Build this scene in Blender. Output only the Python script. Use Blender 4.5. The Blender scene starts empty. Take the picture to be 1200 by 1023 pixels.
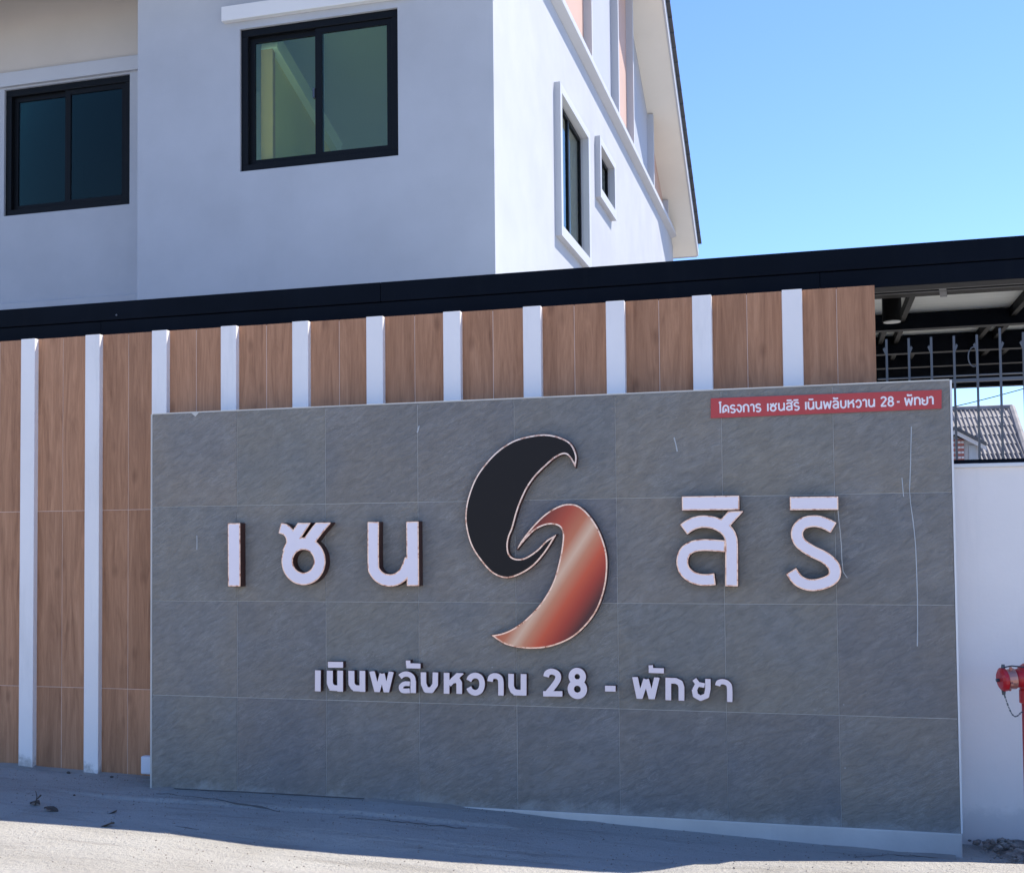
import bpy, bmesh, math, random
import numpy as np
from mathutils import Vector, Matrix
random.seed(7)
scene = bpy.context.scene
C = scene.collection

# ------------------------------------------------------------------ camera
CAM = (4.0705, -6.8411, 1.544)
RM = [[0.9609106079, 0.2767288113, -0.0084834295],      # world -> camera (x right, y down, z forward)
      [-0.0192684369, 0.0362773067, -0.9991559860],
      [-0.2761874924, 0.9602630483, 0.0401913805]]
FPX, CX, CY = 1402.17, 546.16, 581.40
cd = bpy.data.cameras.new('camera'); cam = bpy.data.objects.new('camera', cd); C.objects.link(cam)
m = Matrix(((RM[0][0], -RM[1][0], -RM[2][0], CAM[0]),
            (RM[0][1], -RM[1][1], -RM[2][1], CAM[1]),
            (RM[0][2], -RM[1][2], -RM[2][2], CAM[2]), (0, 0, 0, 1)))
cam.matrix_world = m
cd.sensor_fit = 'HORIZONTAL'; cd.sensor_width = 36; cd.lens = FPX / 1200 * 36
cd.shift_x = (600 - CX) / 1200; cd.shift_y = (CY - 511.5) / 1200
cd.clip_start = 0.05; cd.clip_end = 2000
scene.camera = cam

# ------------------------------------------------------------------ sky and sun
SUN = Vector((0.50, 0.405, 1.0)).normalized()
elev = math.asin(SUN.z); azim = math.atan2(SUN.x, SUN.y)
w = bpy.data.worlds.new('World'); scene.world = w; w.use_nodes = True
wn = w.node_tree; bg = wn.nodes['Background']
sky = wn.nodes.new('ShaderNodeTexSky'); sky.sky_type = 'NISHITA'; sky.sun_disc = False
sky.sun_elevation = elev; sky.sun_rotation = azim
sky.air_density = 1.0; sky.dust_density = 0.0; sky.ozone_density = 4.0
tint = wn.nodes.new('ShaderNodeMix'); tint.data_type = 'RGBA'; tint.blend_type = 'MULTIPLY'; tint.inputs[0].default_value = 1
tint.inputs[7].default_value = (0.52, 0.595, 0.76, 1)
wn.links.new(sky.outputs[0], tint.inputs[6]); wn.links.new(tint.outputs[2], bg.inputs[0]); bg.inputs[1].default_value = 0.116
sl = bpy.data.lights.new('sun', 'SUN'); sl.energy = 2.95; sl.angle = math.radians(0.5); sl.color = (1, 0.94, 0.83)
so = bpy.data.objects.new('sun', sl); C.objects.link(so)
so.rotation_euler = SUN.to_track_quat('Z', 'Y').to_euler(); so.location = (8, 4, 12)
vs = scene.view_settings
vs.view_transform = 'Standard'; vs.look = 'None'; vs.gamma = 1; vs.use_curve_mapping = False
vs.exposure = 1.58
scene.cycles.max_bounces = 8; scene.cycles.diffuse_bounces = 5; scene.cycles.glossy_bounces = 4
scene.cycles.transparent_max_bounces = 8

# ------------------------------------------------------------------ materials
def unproj(u, v, Y):
    a, b_ = (u - CX) / FPX, (v - CY) / FPX
    d = [RM[0][i] * a + RM[1][i] * b_ + RM[2][i] for i in range(3)]
    t = (Y - CAM[1]) / d[1]
    return (CAM[0] + d[0] * t, CAM[2] + d[2] * t)
def newmat(name):
    mt = bpy.data.materials.new(name); mt.use_nodes = True
    return mt, mt.node_tree.nodes, mt.node_tree.links, mt.node_tree.nodes['Principled BSDF']
def N(nt, t, **k):
    n = nt.new(t)
    for a, b in k.items():
        if a.startswith('i_'): n.inputs[a[2:].replace('_', ' ')].default_value = b
        else: setattr(n, a, b)
    return n
def ramp(nt, stops, interp='LINEAR'):
    r = nt.new('ShaderNodeValToRGB'); r.color_ramp.interpolation = interp
    while len(r.color_ramp.elements) < len(stops): r.color_ramp.elements.new(0.5)
    for e, (p, c) in zip(r.color_ramp.elements, stops):
        e.position = p; e.color = (*c, 1)
    return r
def coords(nt, lk, scale=(1, 1, 1), rot=(0, 0, 0), rnd=0.0, world=False):
    if world:
        g = nt.new('ShaderNodeNewGeometry'); src = g.outputs['Position']
    else:
        g = nt.new('ShaderNodeTexCoord'); src = g.outputs['Object']
    if rnd:
        oi = nt.new('ShaderNodeObjectInfo')
        mu = nt.new('ShaderNodeMath'); mu.operation = 'MULTIPLY'; mu.inputs[1].default_value = rnd
        lk.new(oi.outputs['Random'], mu.inputs[0])
        ad = nt.new('ShaderNodeVectorMath'); ad.operation = 'ADD'
        lk.new(src, ad.inputs[0]); lk.new(mu.outputs[0], ad.inputs[1]); src = ad.outputs[0]
    mp = nt.new('ShaderNodeMapping'); mp.inputs['Scale'].default_value = scale; mp.inputs['Rotation'].default_value = rot
    lk.new(src, mp.inputs[0]); return mp.outputs[0]
def noise(nt, lk, vec, scale, detail=4, rough=0.55, dist=0.0):
    n = nt.new('ShaderNodeTexNoise'); n.inputs['Scale'].default_value = scale
    n.inputs['Detail'].default_value = detail; n.inputs['Roughness'].default_value = rough; n.inputs['Distortion'].default_value = dist
    lk.new(vec, n.inputs['Vector']); return n.outputs['Fac']
def mix(nt, lk, fac, a, b, mode='MIX'):
    x = nt.new('ShaderNodeMix'); x.data_type = 'RGBA'; x.blend_type = mode
    for sock, v in ((0, fac), (6, a), (7, b)):
        if hasattr(v, 'is_output') or hasattr(v, 'links'): lk.new(v, x.inputs[sock])
        elif sock == 0: x.inputs[0].default_value = v
        else: x.inputs[sock].default_value = (*v, 1)
    return x.outputs[2]
def bump(nt, lk, h, strength, dist, bsdf):
    b = nt.new('ShaderNodeBump'); b.inputs['Strength'].default_value = strength; b.inputs['Distance'].default_value = dist
    lk.new(h, b.inputs['Height']); lk.new(b.outputs[0], bsdf.inputs['Normal'])
def paint(name, col, rough=0.6, var=0.05, metallic=0.0, bscale=120, bstr=0.1, dirt=None, spec=0.4, splash=None):
    mt, nt, lk, b = newmat(name)
    v = coords(nt, lk, world=True)
    n1 = noise(nt, lk, v, 1.3, 5, 0.6)
    dark = tuple(c * (1 - var) for c in col); light = tuple(min(1, c * (1 + var)) for c in col)
    r = ramp(nt, [(0.3, dark), (0.7, light)]); lk.new(n1, r.inputs[0]); colr = r.outputs[0]
    if dirt:
        vz = coords(nt, lk, scale=(6, 6, 0.7), world=True)
        n2 = noise(nt, lk, vz, 1.5, 5, 0.65)
        r2 = ramp(nt, [(0.55, (0, 0, 0)), (0.8, (1, 1, 1))]); lk.new(n2, r2.inputs[0])
        mm = nt.new('ShaderNodeMath'); mm.operation = 'MULTIPLY'; mm.inputs[1].default_value = dirt[1]
        lk.new(r2.outputs[0], mm.inputs[0]); colr = mix(nt, lk, mm.outputs[0], colr, dirt[0])
    if splash:
        gp = nt.new('ShaderNodeNewGeometry'); sz = nt.new('ShaderNodeSeparateXYZ'); lk.new(gp.outputs['Position'], sz.inputs[0])
        ns = noise(nt, lk, v, 9, 6, 0.7)
        ma = nt.new('ShaderNodeMath'); ma.operation = 'MULTIPLY_ADD'; ma.inputs[1].default_value = -3.2; ma.inputs[2].default_value = 0.25; lk.new(sz.outputs[2], ma.inputs[0])
        mb_ = nt.new('ShaderNodeMath'); mb_.operation = 'ADD'; lk.new(ma.outputs[0], mb_.inputs[0]); lk.new(ns, mb_.inputs[1])
        rs = ramp(nt, [(0.42, (0, 0, 0)), (0.62, (splash[1],) * 3)]); lk.new(mb_.outputs[0], rs.inputs[0])
        colr = mix(nt, lk, rs.outputs[0], colr, splash[0])
    lk.new(colr, b.inputs['Base Color'])
    b.inputs['Roughness'].default_value = rough; b.inputs['Metallic'].default_value = metallic
    b.inputs['Specular IOR Level'].default_value = spec
    n3 = noise(nt, lk, v, bscale, 3, 0.6); bump(nt, lk, n3, bstr, 0.003, b)
    return mt
M = {}
M['render_white'] = paint('render_white', (0.402, 0.413, 0.450), 0.8, 0.06, bscale=60, bstr=0.25, dirt=((0.33, 0.34, 0.35), 0.10))
M['render_side'] = M['render_white']
M['greige'] = paint('greige_paint', (0.52, 0.47, 0.43), 0.85, 0.04, bscale=60, bstr=0.25)
M['trim_white'] = paint('trim_white', (0.46, 0.47, 0.51), 0.6, 0.02)
M['hood_white'] = paint('hood_white', (0.66, 0.65, 0.66), 0.6, 0.02)
M['edge_white'] = paint('edge_white', (0.80, 0.77, 0.74), 0.6, 0.05)
M['pink'] = paint('pink_panel', (0.50, 0.34, 0.285), 0.7, 0.03)
M['lavender'] = paint('pale_panel', (0.37, 0.39, 0.45), 0.7, 0.03)
M['soffit'] = paint('soffit_paint', (0.72, 0.68, 0.62), 0.8, 0.03)
M['roof_dark'] = paint('roof_tile', (0.07, 0.075, 0.085), 0.8, 0.2)
M['frame_black'] = paint('black_aluminium', (0.006, 0.007, 0.009), 0.45, 0.1, spec=0.12)
M['steel_navy'] = paint('painted_steel', (0.0035, 0.0055, 0.010), 0.55, 0.25, bscale=40, bstr=0.05, dirt=((0.016, 0.018, 0.02), 0.25), spec=0.07)
M['steel_black'] = paint('black_steel', (0.004, 0.004, 0.0045), 0.6, 0.2, spec=0.1)
M['galv'] = paint('primer_steel', (0.11, 0.115, 0.125), 0.5, 0.15, metallic=0.3)
M['fin'] = paint('fin_paint', (0.88, 0.82, 0.78), 0.5, 0.04, dirt=((0.45, 0.43, 0.42), 0.3), splash=((0.42, 0.38, 0.34), 0.8))
M['wall_white'] = paint('wall_white', (0.90, 0.82, 0.76), 0.8, 0.04, bscale=50, bstr=0.25, dirt=((0.6, 0.57, 0.54), 0.25), splash=((0.50, 0.46, 0.42), 0.3))
M['cement'] = paint('cement_render', (0.62, 0.57, 0.51), 0.9, 0.15, bscale=50, bstr=0.4, dirt=((0.45, 0.44, 0.44), 0.3))
M['grout'] = paint('grout', (0.62, 0.59, 0.55), 0.9, 0.2)
M['joint_fill'] = paint('joint_fill', (0.75, 0.56, 0.46), 0.8, 0.1)
M['edge_trim'] = paint('tile_edge', (0.55, 0.52, 0.47), 0.7, 0.15)
M['letter_face'] = paint('acrylic_face', (0.92, 0.80, 0.81), 0.35, 0.03, bscale=10, bstr=0.02)
M['letter_small'] = paint('acrylic_small', (0.92, 0.76, 0.74), 0.4, 0.03, bscale=10, bstr=0.02)
M['logo_black'] = paint('vinyl_black', (0.013, 0.009, 0.008), 0.5, 0.05, spec=0.25, bscale=10, bstr=0.02)
M['brown_return'] = paint('brown_return', (0.085, 0.032, 0.024), 0.4, 0.3, metallic=0.3)
M['strip_red'] = paint('red_vinyl', (0.52, 0.062, 0.060), 0.5, 0.08, bscale=10, bstr=0.02)
M['print_white'] = paint('white_print', (0.88, 0.82, 0.82), 0.5, 0.02)
M['pvc'] = paint('white_plastic', (0.65, 0.67, 0.72), 0.4, 0.02)
M['drip'] = paint('dried_drip', (0.50, 0.51, 0.51), 0.8, 0.1)
M['string'] = paint('white_string', (0.6, 0.58, 0.53), 0.8, 0.1)
M['hyd_red'] = paint('hydrant_red', (0.42, 0.012, 0.018), 0.3, 0.15, spec=0.5)
M['hyd_brass'] = paint('cast_metal', (0.45, 0.22, 0.18), 0.4, 0.25, metallic=0.6)
M['chain'] = paint('chain_metal', (0.08, 0.09, 0.10), 0.4, 0.2, metallic=0.7)
M['lens'] = paint('lamp_lens', (0.62, 0.63, 0.6), 0.4, 0.02)
M['room'] = paint('room_paint', (0.93, 0.94, 0.93), 0.8, 0.02)
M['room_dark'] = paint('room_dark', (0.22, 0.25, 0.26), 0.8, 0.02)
M['room_olive'] = paint('olive_paint', (0.90, 0.74, 0.34), 0.8, 0.03)
M['room_orange'] = paint('door_trim', (0.60, 0.36, 0.18), 0.6, 0.03)
M['sand'] = paint('loose_sand', (0.30, 0.27, 0.235), 0.95, 0.25, bscale=90, bstr=0.8)
M['crack'] = paint('crack_shadow', (0.10, 0.09, 0.08), 0.95, 0.3)  # flat dark colour for the shade inside cracks and under the tiles
M['leaf'] = paint('dry_leaf', (0.075, 0.06, 0.05), 0.8, 0.3)
M['brickred'] = paint('lattice_red', (0.28, 0.10, 0.09), 0.8, 0.1)
M['far_blue'] = paint('far_panel', (0.32, 0.36, 0.42), 0.7, 0.05)

def copper():
    mt, nt, lk, b = newmat('copper_trim')
    v = coords(nt, lk, world=True)
    n = noise(nt, lk, v, 28, 4, 0.7)
    r = ramp(nt, [(0.30, (0.08, 0.035, 0.03)), (0.37, (0.50, 0.24, 0.17)), (0.52, (0.85, 0.58, 0.47))]); lk.new(n, r.inputs[0])
    lk.new(r.outputs[0], b.inputs['Base Color'])
    b.inputs['Metallic'].default_value = 0.85; b.inputs['Roughness'].default_value = 0.28
    return mt
M['copper'] = copper()

def copper_face():      # colour gradient, darker away from a pale streak, lower half of the emblem
    mt, nt, lk, b = newmat('copper_gradient')
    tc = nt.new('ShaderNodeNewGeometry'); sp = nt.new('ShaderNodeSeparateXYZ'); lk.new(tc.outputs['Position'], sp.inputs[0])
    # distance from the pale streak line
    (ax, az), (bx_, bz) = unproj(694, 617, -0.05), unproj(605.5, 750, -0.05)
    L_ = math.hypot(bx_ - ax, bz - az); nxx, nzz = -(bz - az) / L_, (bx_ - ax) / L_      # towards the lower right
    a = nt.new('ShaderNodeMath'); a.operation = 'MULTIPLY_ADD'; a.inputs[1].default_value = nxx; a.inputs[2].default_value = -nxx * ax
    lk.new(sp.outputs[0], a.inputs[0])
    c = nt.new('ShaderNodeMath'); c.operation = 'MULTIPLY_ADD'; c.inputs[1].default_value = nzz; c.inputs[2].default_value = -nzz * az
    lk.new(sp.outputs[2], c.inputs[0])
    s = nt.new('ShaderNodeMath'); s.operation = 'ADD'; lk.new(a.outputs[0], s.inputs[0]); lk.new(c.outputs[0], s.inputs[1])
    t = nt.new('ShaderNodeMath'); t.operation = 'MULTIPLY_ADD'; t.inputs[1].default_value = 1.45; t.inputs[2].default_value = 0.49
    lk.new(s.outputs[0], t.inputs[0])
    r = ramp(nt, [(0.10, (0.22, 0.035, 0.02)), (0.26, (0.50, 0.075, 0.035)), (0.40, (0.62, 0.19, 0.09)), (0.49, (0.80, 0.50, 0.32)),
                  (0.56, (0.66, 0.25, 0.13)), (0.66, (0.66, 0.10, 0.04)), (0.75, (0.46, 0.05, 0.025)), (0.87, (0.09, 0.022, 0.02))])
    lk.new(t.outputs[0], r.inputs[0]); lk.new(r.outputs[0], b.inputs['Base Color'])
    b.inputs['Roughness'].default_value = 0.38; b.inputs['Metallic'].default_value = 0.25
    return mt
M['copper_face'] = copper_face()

def slate():
    mt, nt, lk, b = newmat('slate_tile')
    v = coords(nt, lk, scale=(1, 1, 1), rot=(0, math.radians(28), 0), rnd=37.0)
    mp = nt.new('ShaderNodeMapping'); mp.inputs['Scale'].default_value = (1.0, 1, 2.8); lk.new(v, mp.inputs[0])
    n1 = noise(nt, lk, mp.outputs[0], 12.0, 10, 0.72, 0.6)
    n2 = noise(nt, lk, v, 2.2, 4, 0.5)
    n3 = noise(nt, lk, mp.outputs[0], 22.0, 8, 0.75, 0.5)
    r1 = ramp(nt, [(0.25, (0.185, 0.170, 0.152)), (0.50, (0.252, 0.231, 0.206)), (0.75, (0.325, 0.300, 0.268))]); lk.new(n1, r1.inputs[0])
    oi = nt.new('ShaderNodeObjectInfo'); rr = ramp(nt, [(0, (0.90, 0.90, 0.94)), (0.5, (1.0, 1.01, 0.98)), (1, (1.10, 1.06, 1.03))]); lk.new(oi.outputs['Random'], rr.inputs[0])
    c = mix(nt, lk, 1.0, r1.outputs[0], rr.outputs[0], 'MULTIPLY')
    r2 = ramp(nt, [(0.35, (0.92, 0.95, 1.0)), (0.65, (1.06, 1.02, 0.97))]); lk.new(n2, r2.inputs[0])
    c = mix(nt, lk, 1.0, c, r2.outputs[0], 'MULTIPLY')
    mpf = nt.new('ShaderNodeMapping'); mpf.inputs['Scale'].default_value = (1.0, 1, 9.0); lk.new(v, mpf.inputs[0])
    nf = noise(nt, lk, mpf.outputs[0], 5.5, 5, 0.6, 1.6)
    rf = ramp(nt, [(0.478, (0, 0, 0)), (0.497, (0.42, 0.42, 0.42)), (0.503, (0.42, 0.42, 0.42)), (0.522, (0, 0, 0))]); lk.new(nf, rf.inputs[0])
    ng = noise(nt, lk, v, 4.0, 3, 0.5); rg_ = ramp(nt, [(0.48, (0, 0, 0)), (0.60, (1, 1, 1))]); lk.new(ng, rg_.inputs[0])
    fm = mix(nt, lk, 1.0, rf.outputs[0], rg_.outputs[0], 'MULTIPLY')
    c = mix(nt, lk, fm, c, (0.46, 0.44, 0.41))
    r3 = ramp(nt, [(0.60, (0, 0, 0)), (0.68, (0.30, 0.30, 0.30))]); lk.new(n3, r3.inputs[0])
    c = mix(nt, lk, r3.outputs[0], c, (0.48, 0.45, 0.42))
    # cement haze and scuffs of laying
    vw = coords(nt, lk, world=True)
    n4 = noise(nt, lk, vw, 1.1, 6, 0.7, 1.0)
    r4 = ramp(nt, [(0.60, (0, 0, 0)), (0.78, (0.35, 0.35, 0.35))]); lk.new(n4, r4.inputs[0])
    c = mix(nt, lk, r4.outputs[0], c, (0.42, 0.39, 0.365))
    n5 = noise(nt, lk, vw, 42, 2, 0.5); r5 = ramp(nt, [(0.765, (0, 0, 0)), (0.80, (0.8, 0.8, 0.8))]); lk.new(n5, r5.inputs[0])
    c = mix(nt, lk, r5.outputs[0], c, (0.55, 0.53, 0.5))
    gp = nt.new('ShaderNodeNewGeometry'); sz = nt.new('ShaderNodeSeparateXYZ'); lk.new(gp.outputs['Position'], sz.inputs[0])
    ns = noise(nt, lk, vw, 4.5, 7, 0.75, 0.5)
    ma = nt.new('ShaderNodeMath'); ma.operation = 'MULTIPLY_ADD'; ma.inputs[1].default_value = -3.0; ma.inputs[2].default_value = 0.12; lk.new(sz.outputs[2], ma.inputs[0])
    mb_ = nt.new('ShaderNodeMath'); mb_.operation = 'ADD'; lk.new(ma.outputs[0], mb_.inputs[0]); lk.new(ns, mb_.inputs[1])
    rs = ramp(nt, [(0.48, (0, 0, 0)), (0.66, (0.55, 0.55, 0.55))]); lk.new(mb_.outputs[0], rs.inputs[0])
    c = mix(nt, lk, rs.outputs[0], c, (0.46, 0.44, 0.41))
    lk.new(c, b.inputs['Base Color']); b.inputs['Roughness'].default_value = 0.72; b.inputs['Specular IOR Level'].default_value = 0.3
    ad = nt.new('ShaderNodeMath'); ad.operation = 'MULTIPLY_ADD'; ad.inputs[1].default_value = 0.4; lk.new(n3, ad.inputs[0]); lk.new(n1, ad.inputs[2])
    bump(nt, lk, ad.outputs[0], 0.9, 0.014, b)
    return mt
M['slate'] = slate()

def wood():
    mt, nt, lk, b = newmat('wood_look_plank')
    v = coords(nt, lk, rnd=61.0)
    mp = nt.new('ShaderNodeMapping'); mp.inputs['Scale'].default_value = (9, 9, 0.9); lk.new(v, mp.inputs[0])
    n1 = noise(nt, lk, mp.outputs[0], 1.6, 7, 0.65, 1.2)
    mp2 = nt.new('ShaderNodeMapping'); mp2.inputs['Scale'].default_value = (60, 60, 2.5); lk.new(v, mp2.inputs[0])
    n2 = noise(nt, lk, mp2.outputs[0], 2.0, 5, 0.7)
    n3 = noise(nt, lk, v, 3.0, 2, 0.5)
    r1 = ramp(nt, [(0.26, (0.25, 0.110, 0.054)), (0.42, (0.385, 0.184, 0.095)), (0.58, (0.47, 0.232, 0.123)), (0.75, (0.53, 0.275, 0.152))]); lk.new(n1, r1.inputs[0])
    r2 = ramp(nt, [(0.35, (0.86, 0.84, 0.82)), (0.6, (1.03, 1.03, 1.03))]); lk.new(n2, r2.inputs[0])
    c = mix(nt, lk, 1.0, r1.outputs[0], r2.outputs[0], 'MULTIPLY')
    vo = nt.new('ShaderNodeTexVoronoi'); vo.inputs['Scale'].default_value = 1.0
    mp3 = nt.new('ShaderNodeMapping'); mp3.inputs['Scale'].default_value = (7, 7, 3.2); lk.new(v, mp3.inputs[0]); lk.new(mp3.outputs[0], vo.inputs['Vector'])
    r3 = ramp(nt, [(0.05, (0.30, 0.22, 0.18)), (0.20, (1, 1, 1))]); lk.new(vo.outputs['Distance'], r3.inputs[0])
    c = mix(nt, lk, 0.38, c, mix(nt, lk, 1.0, c, r3.outputs[0], 'MULTIPLY'))
    oi = nt.new('ShaderNodeObjectInfo'); rr = ramp(nt, [(0, (0.90, 0.89, 0.88)), (1, (1.10, 1.10, 1.10))]); lk.new(oi.outputs['Random'], rr.inputs[0])
    c = mix(nt, lk, 1.0, c, rr.outputs[0], 'MULTIPLY')
    lk.new(c, b.inputs['Base Color']); b.inputs['Roughness'].default_value = 0.6; b.inputs['Specular IOR Level'].default_value = 0.35
    bump(nt, lk, n2, 0.3, 0.002, b)
    return mt
M['wood'] = wood()

def ground_mat():
    mt, nt, lk, b = newmat('dusty_concrete')
    v = coords(nt, lk, world=True)
    n1 = noise(nt, lk, v, 0.9, 8, 0.62, 0.5)
    vs_ = coords(nt, lk, scale=(0.35, 2.2, 1), rot=(0, 0, 0.10), world=True)
    n2 = noise(nt, lk, vs_, 3.0, 7, 0.65, 0.6)
    n3 = noise(nt, lk, v, 35, 5, 0.7)
    n4 = noise(nt, lk, v, 160, 3, 0.6)
    r1 = ramp(nt, [(0.28, (0.34, 0.315, 0.28)), (0.5, (0.41, 0.388, 0.355)), (0.75, (0.455, 0.436, 0.405))]); lk.new(n1, r1.inputs[0])
    r2 = ramp(nt, [(0.32, (0.74, 0.73, 0.72)), (0.46, (0.97, 0.97, 0.97)), (0.7, (1.05, 1.05, 1.05))]); lk.new(n2, r2.inputs[0])
    c = mix(nt, lk, 1.0, r1.outputs[0], r2.outputs[0], 'MULTIPLY')
    r3 = ramp(nt, [(0.30, (0.86, 0.86, 0.86)), (0.46, (1.0, 1.0, 1.0))]); lk.new(n3, r3.inputs[0])
    c = mix(nt, lk, 1.0, c, r3.outputs[0], 'MULTIPLY')
    n5 = noise(nt, lk, v, 14, 3, 0.5); r5 = ramp(nt, [(0.70, (0, 0, 0)), (0.75, (0.75, 0.75, 0.75))]); lk.new(n5, r5.inputs[0])
    c = mix(nt, lk, r5.outputs[0], c, (0.17, 0.16, 0.15))
    lk.new(c, b.inputs['Base Color']); b.inputs['Roughness'].default_value = 0.9; b.inputs['Specular IOR Level'].default_value = 0.2
    ad = nt.new('ShaderNodeMath'); ad.operation = 'MULTIPLY_ADD'; ad.inputs[1].default_value = 0.35; lk.new(n4, ad.inputs[0]); lk.new(n3, ad.inputs[2])
    ad2 = nt.new('ShaderNodeMath'); ad2.operation = 'ADD'; lk.new(ad.outputs[0], ad2.inputs[0]); lk.new(n2, ad2.inputs[1])
    bump(nt, lk, ad2.outputs[0], 0.8, 0.03, b)
    return mt
M['ground'] = ground_mat()

def dirt_mat():
    mt, nt, lk, b = newmat('rubble_dirt')
    v = coords(nt, lk, world=True)
    n1 = noise(nt, lk, v, 18, 6, 0.7)
    r1 = ramp(nt, [(0.3, (0.10, 0.085, 0.075)), (0.5, (0.25, 0.215, 0.185)), (0.7, (0.42, 0.38, 0.335))]); lk.new(n1, r1.inputs[0])
    lk.new(r1.outputs[0], b.inputs['Base Color']); b.inputs['Roughness'].default_value = 0.95
    bump(nt, lk, n1, 0.8, 0.02, b)
    return mt
M['dirt'] = dirt_mat()

def sheet_mat():
    mt, nt, lk, b = newmat('ceiling_sheet')
    v = coords(nt, lk, scale=(0.4, 30, 1), world=True)
    n1 = noise(nt, lk, v, 1.5, 3, 0.6)
    r1 = ramp(nt, [(0.3, (0.62, 0.65, 0.60)), (0.7, (0.80, 0.82, 0.77))]); lk.new(n1, r1.inputs[0])
    lk.new(r1.outputs[0], b.inputs['Base Color']); b.inputs['Roughness'].default_value = 0.5
    return mt
M['sheet'] = sheet_mat()

def glass(name, tint, refl, rough=0.02):
    mt, nt, lk, b = newmat(name); nt.remove(b)
    out = nt['Material Output'] if 'Material Output' in nt else nt.new('ShaderNodeOutputMaterial')
    tr = nt.new('ShaderNodeBsdfTransparent'); tr.inputs[0].default_value = (*tint, 1)
    gl = nt.new('ShaderNodeBsdfGlossy'); gl.inputs['Roughness'].default_value = rough; gl.inputs[0].default_value = (0.95, 1, 0.9, 1)
    lw = nt.new('ShaderNodeLayerWeight'); lw.inputs[0].default_value = 0.35
    mu = nt.new('ShaderNodeMath'); mu.operation = 'MULTIPLY_ADD'; mu.inputs[1].default_value = 0.8; mu.inputs[2].default_value = refl
    lk.new(lw.outputs['Fresnel'], mu.inputs[0])
    mx = nt.new('ShaderNodeMixShader'); lk.new(mu.outputs[0], mx.inputs[0]); lk.new(tr.outputs[0], mx.inputs[1]); lk.new(gl.outputs[0], mx.inputs[2])
    lk.new(mx.outputs[0], out.inputs[0]); return mt
M['glass_green'] = glass('green_tinted_glass', (0.90, 1.0, 0.84), 0.0)
M['glass_side'] = glass('clear_side_glass', (0.92, 0.97, 0.96), 0.10)
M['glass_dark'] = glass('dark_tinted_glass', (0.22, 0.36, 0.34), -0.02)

def far_roof():
    mt, nt, lk, b = newmat('far_roof_tile')
    v = coords(nt, lk, world=True)
    n1 = noise(nt, lk, v, 3, 4, 0.6)
    r1 = ramp(nt, [(0.3, (0.16, 0.15, 0.155)), (0.7, (0.30, 0.28, 0.275))]); lk.new(n1, r1.inputs[0])
    lk.new(r1.outputs[0], b.inputs['Base Color']); b.inputs['Roughness'].default_value = 0.8
    return mt
M['far_roof'] = far_roof()

# ------------------------------------------------------------------ helpers
class MB:
    def __init__(s): s.v = []; s.f = []
    def box(s, x0, x1, y0, y1, z0, z1):
        b = len(s.v)
        s.v += [(x0, y0, z0), (x1, y0, z0), (x1, y1, z0), (x0, y1, z0), (x0, y0, z1), (x1, y0, z1), (x1, y1, z1), (x0, y1, z1)]
        s.f += [tuple(b + i for i in q) for q in ((0, 3, 2, 1), (4, 5, 6, 7), (0, 1, 5, 4), (1, 2, 6, 5), (2, 3, 7, 6), (3, 0, 4, 7))]
        return s
    def prism(s, pts, off):          # pts: planar loop of 3D points, off: extrusion vector
        b = len(s.v); n = len(pts)
        s.v += [tuple(p) for p in pts] + [tuple(Vector(p) + Vector(off)) for p in pts]
        s.f += [tuple(range(b + n - 1, b - 1, -1)), tuple(range(b + n, b + 2 * n))]
        s.f += [(b + i, b + (i + 1) % n, b + n + (i + 1) % n, b + n + i) for i in range(n)]
        return s
    def tube(s, pts, r, seg=8, cap=True):
        pts = [Vector(p) for p in pts]; b0 = len(s.v); rs = r if isinstance(r, (list, tuple)) else [r] * len(pts)
        for i, p in enumerate(pts):
            d = (pts[min(i + 1, len(pts) - 1)] - pts[max(i - 1, 0)])
            if d.length < 1e-9: d = pts[-1] - pts[0]
            d.normalize(); a = Vector((0, 0, 1)) if abs(d.z) < 0.9 else Vector((1, 0, 0))
            u = d.cross(a).normalized(); v = d.cross(u)
            for k in range(seg):
                t = 2 * math.pi * k / seg; s.v.append(tuple(p + rs[i] * (math.cos(t) * u + math.sin(t) * v)))
        for i in range(len(pts) - 1):
            for k in range(seg):
                a0 = b0 + i * seg + k; a1 = b0 + i * seg + (k + 1) % seg
                s.f.append((a0, a1, a1 + seg, a0 + seg))
        if cap:
            s.f.append(tuple(b0 + k for k in range(seg))[::-1]); e = b0 + (len(pts) - 1) * seg
            s.f.append(tuple(e + k for k in range(seg)))
        return s
    def mesh(s, name, mat, org=(0, 0, 0)):
        me = bpy.data.meshes.new(name)
        me.from_pydata([(x - org[0], y - org[1], z - org[2]) for x, y, z in s.v], [], s.f)
        bm = bmesh.new(); bm.from_mesh(me); bmesh.ops.recalc_face_normals(bm, faces=bm.faces); bm.to_mesh(me); bm.free()
        me.materials.append(mat); return me
def wloc(o):
    p = Vector(o.location)
    while o.parent: o = o.parent; p += Vector(o.location)
    return p
def put(name, mb, mat, parent=None, loc=None, bevel=0, smooth=False):
    """mesh in world coordinates -> object whose origin is loc (default: the parent's place)"""
    base = wloc(parent) if parent else Vector((0, 0, 0))
    org = Vector(loc) if loc is not None else base
    me = mb.mesh(name, M[mat] if isinstance(mat, str) else mat, org)
    o = bpy.data.objects.new(name, me); C.objects.link(o)
    if parent: o.parent = parent
    o.location = org - base
    if smooth:
        for p in me.polygons: p.use_smooth = True
    if bevel:
        bv = o.modifiers.new('bevel', 'BEVEL'); bv.width = bevel; bv.segments = 2; bv.limit_method = 'ANGLE'
    return o
def thing(name, label, cat, loc=(0, 0, 0), group=None):
    o = bpy.data.objects.new(name, None); C.objects.link(o); o.location = loc; o.empty_display_size = 0.2
    return tag(o, label, cat, group)
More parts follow.
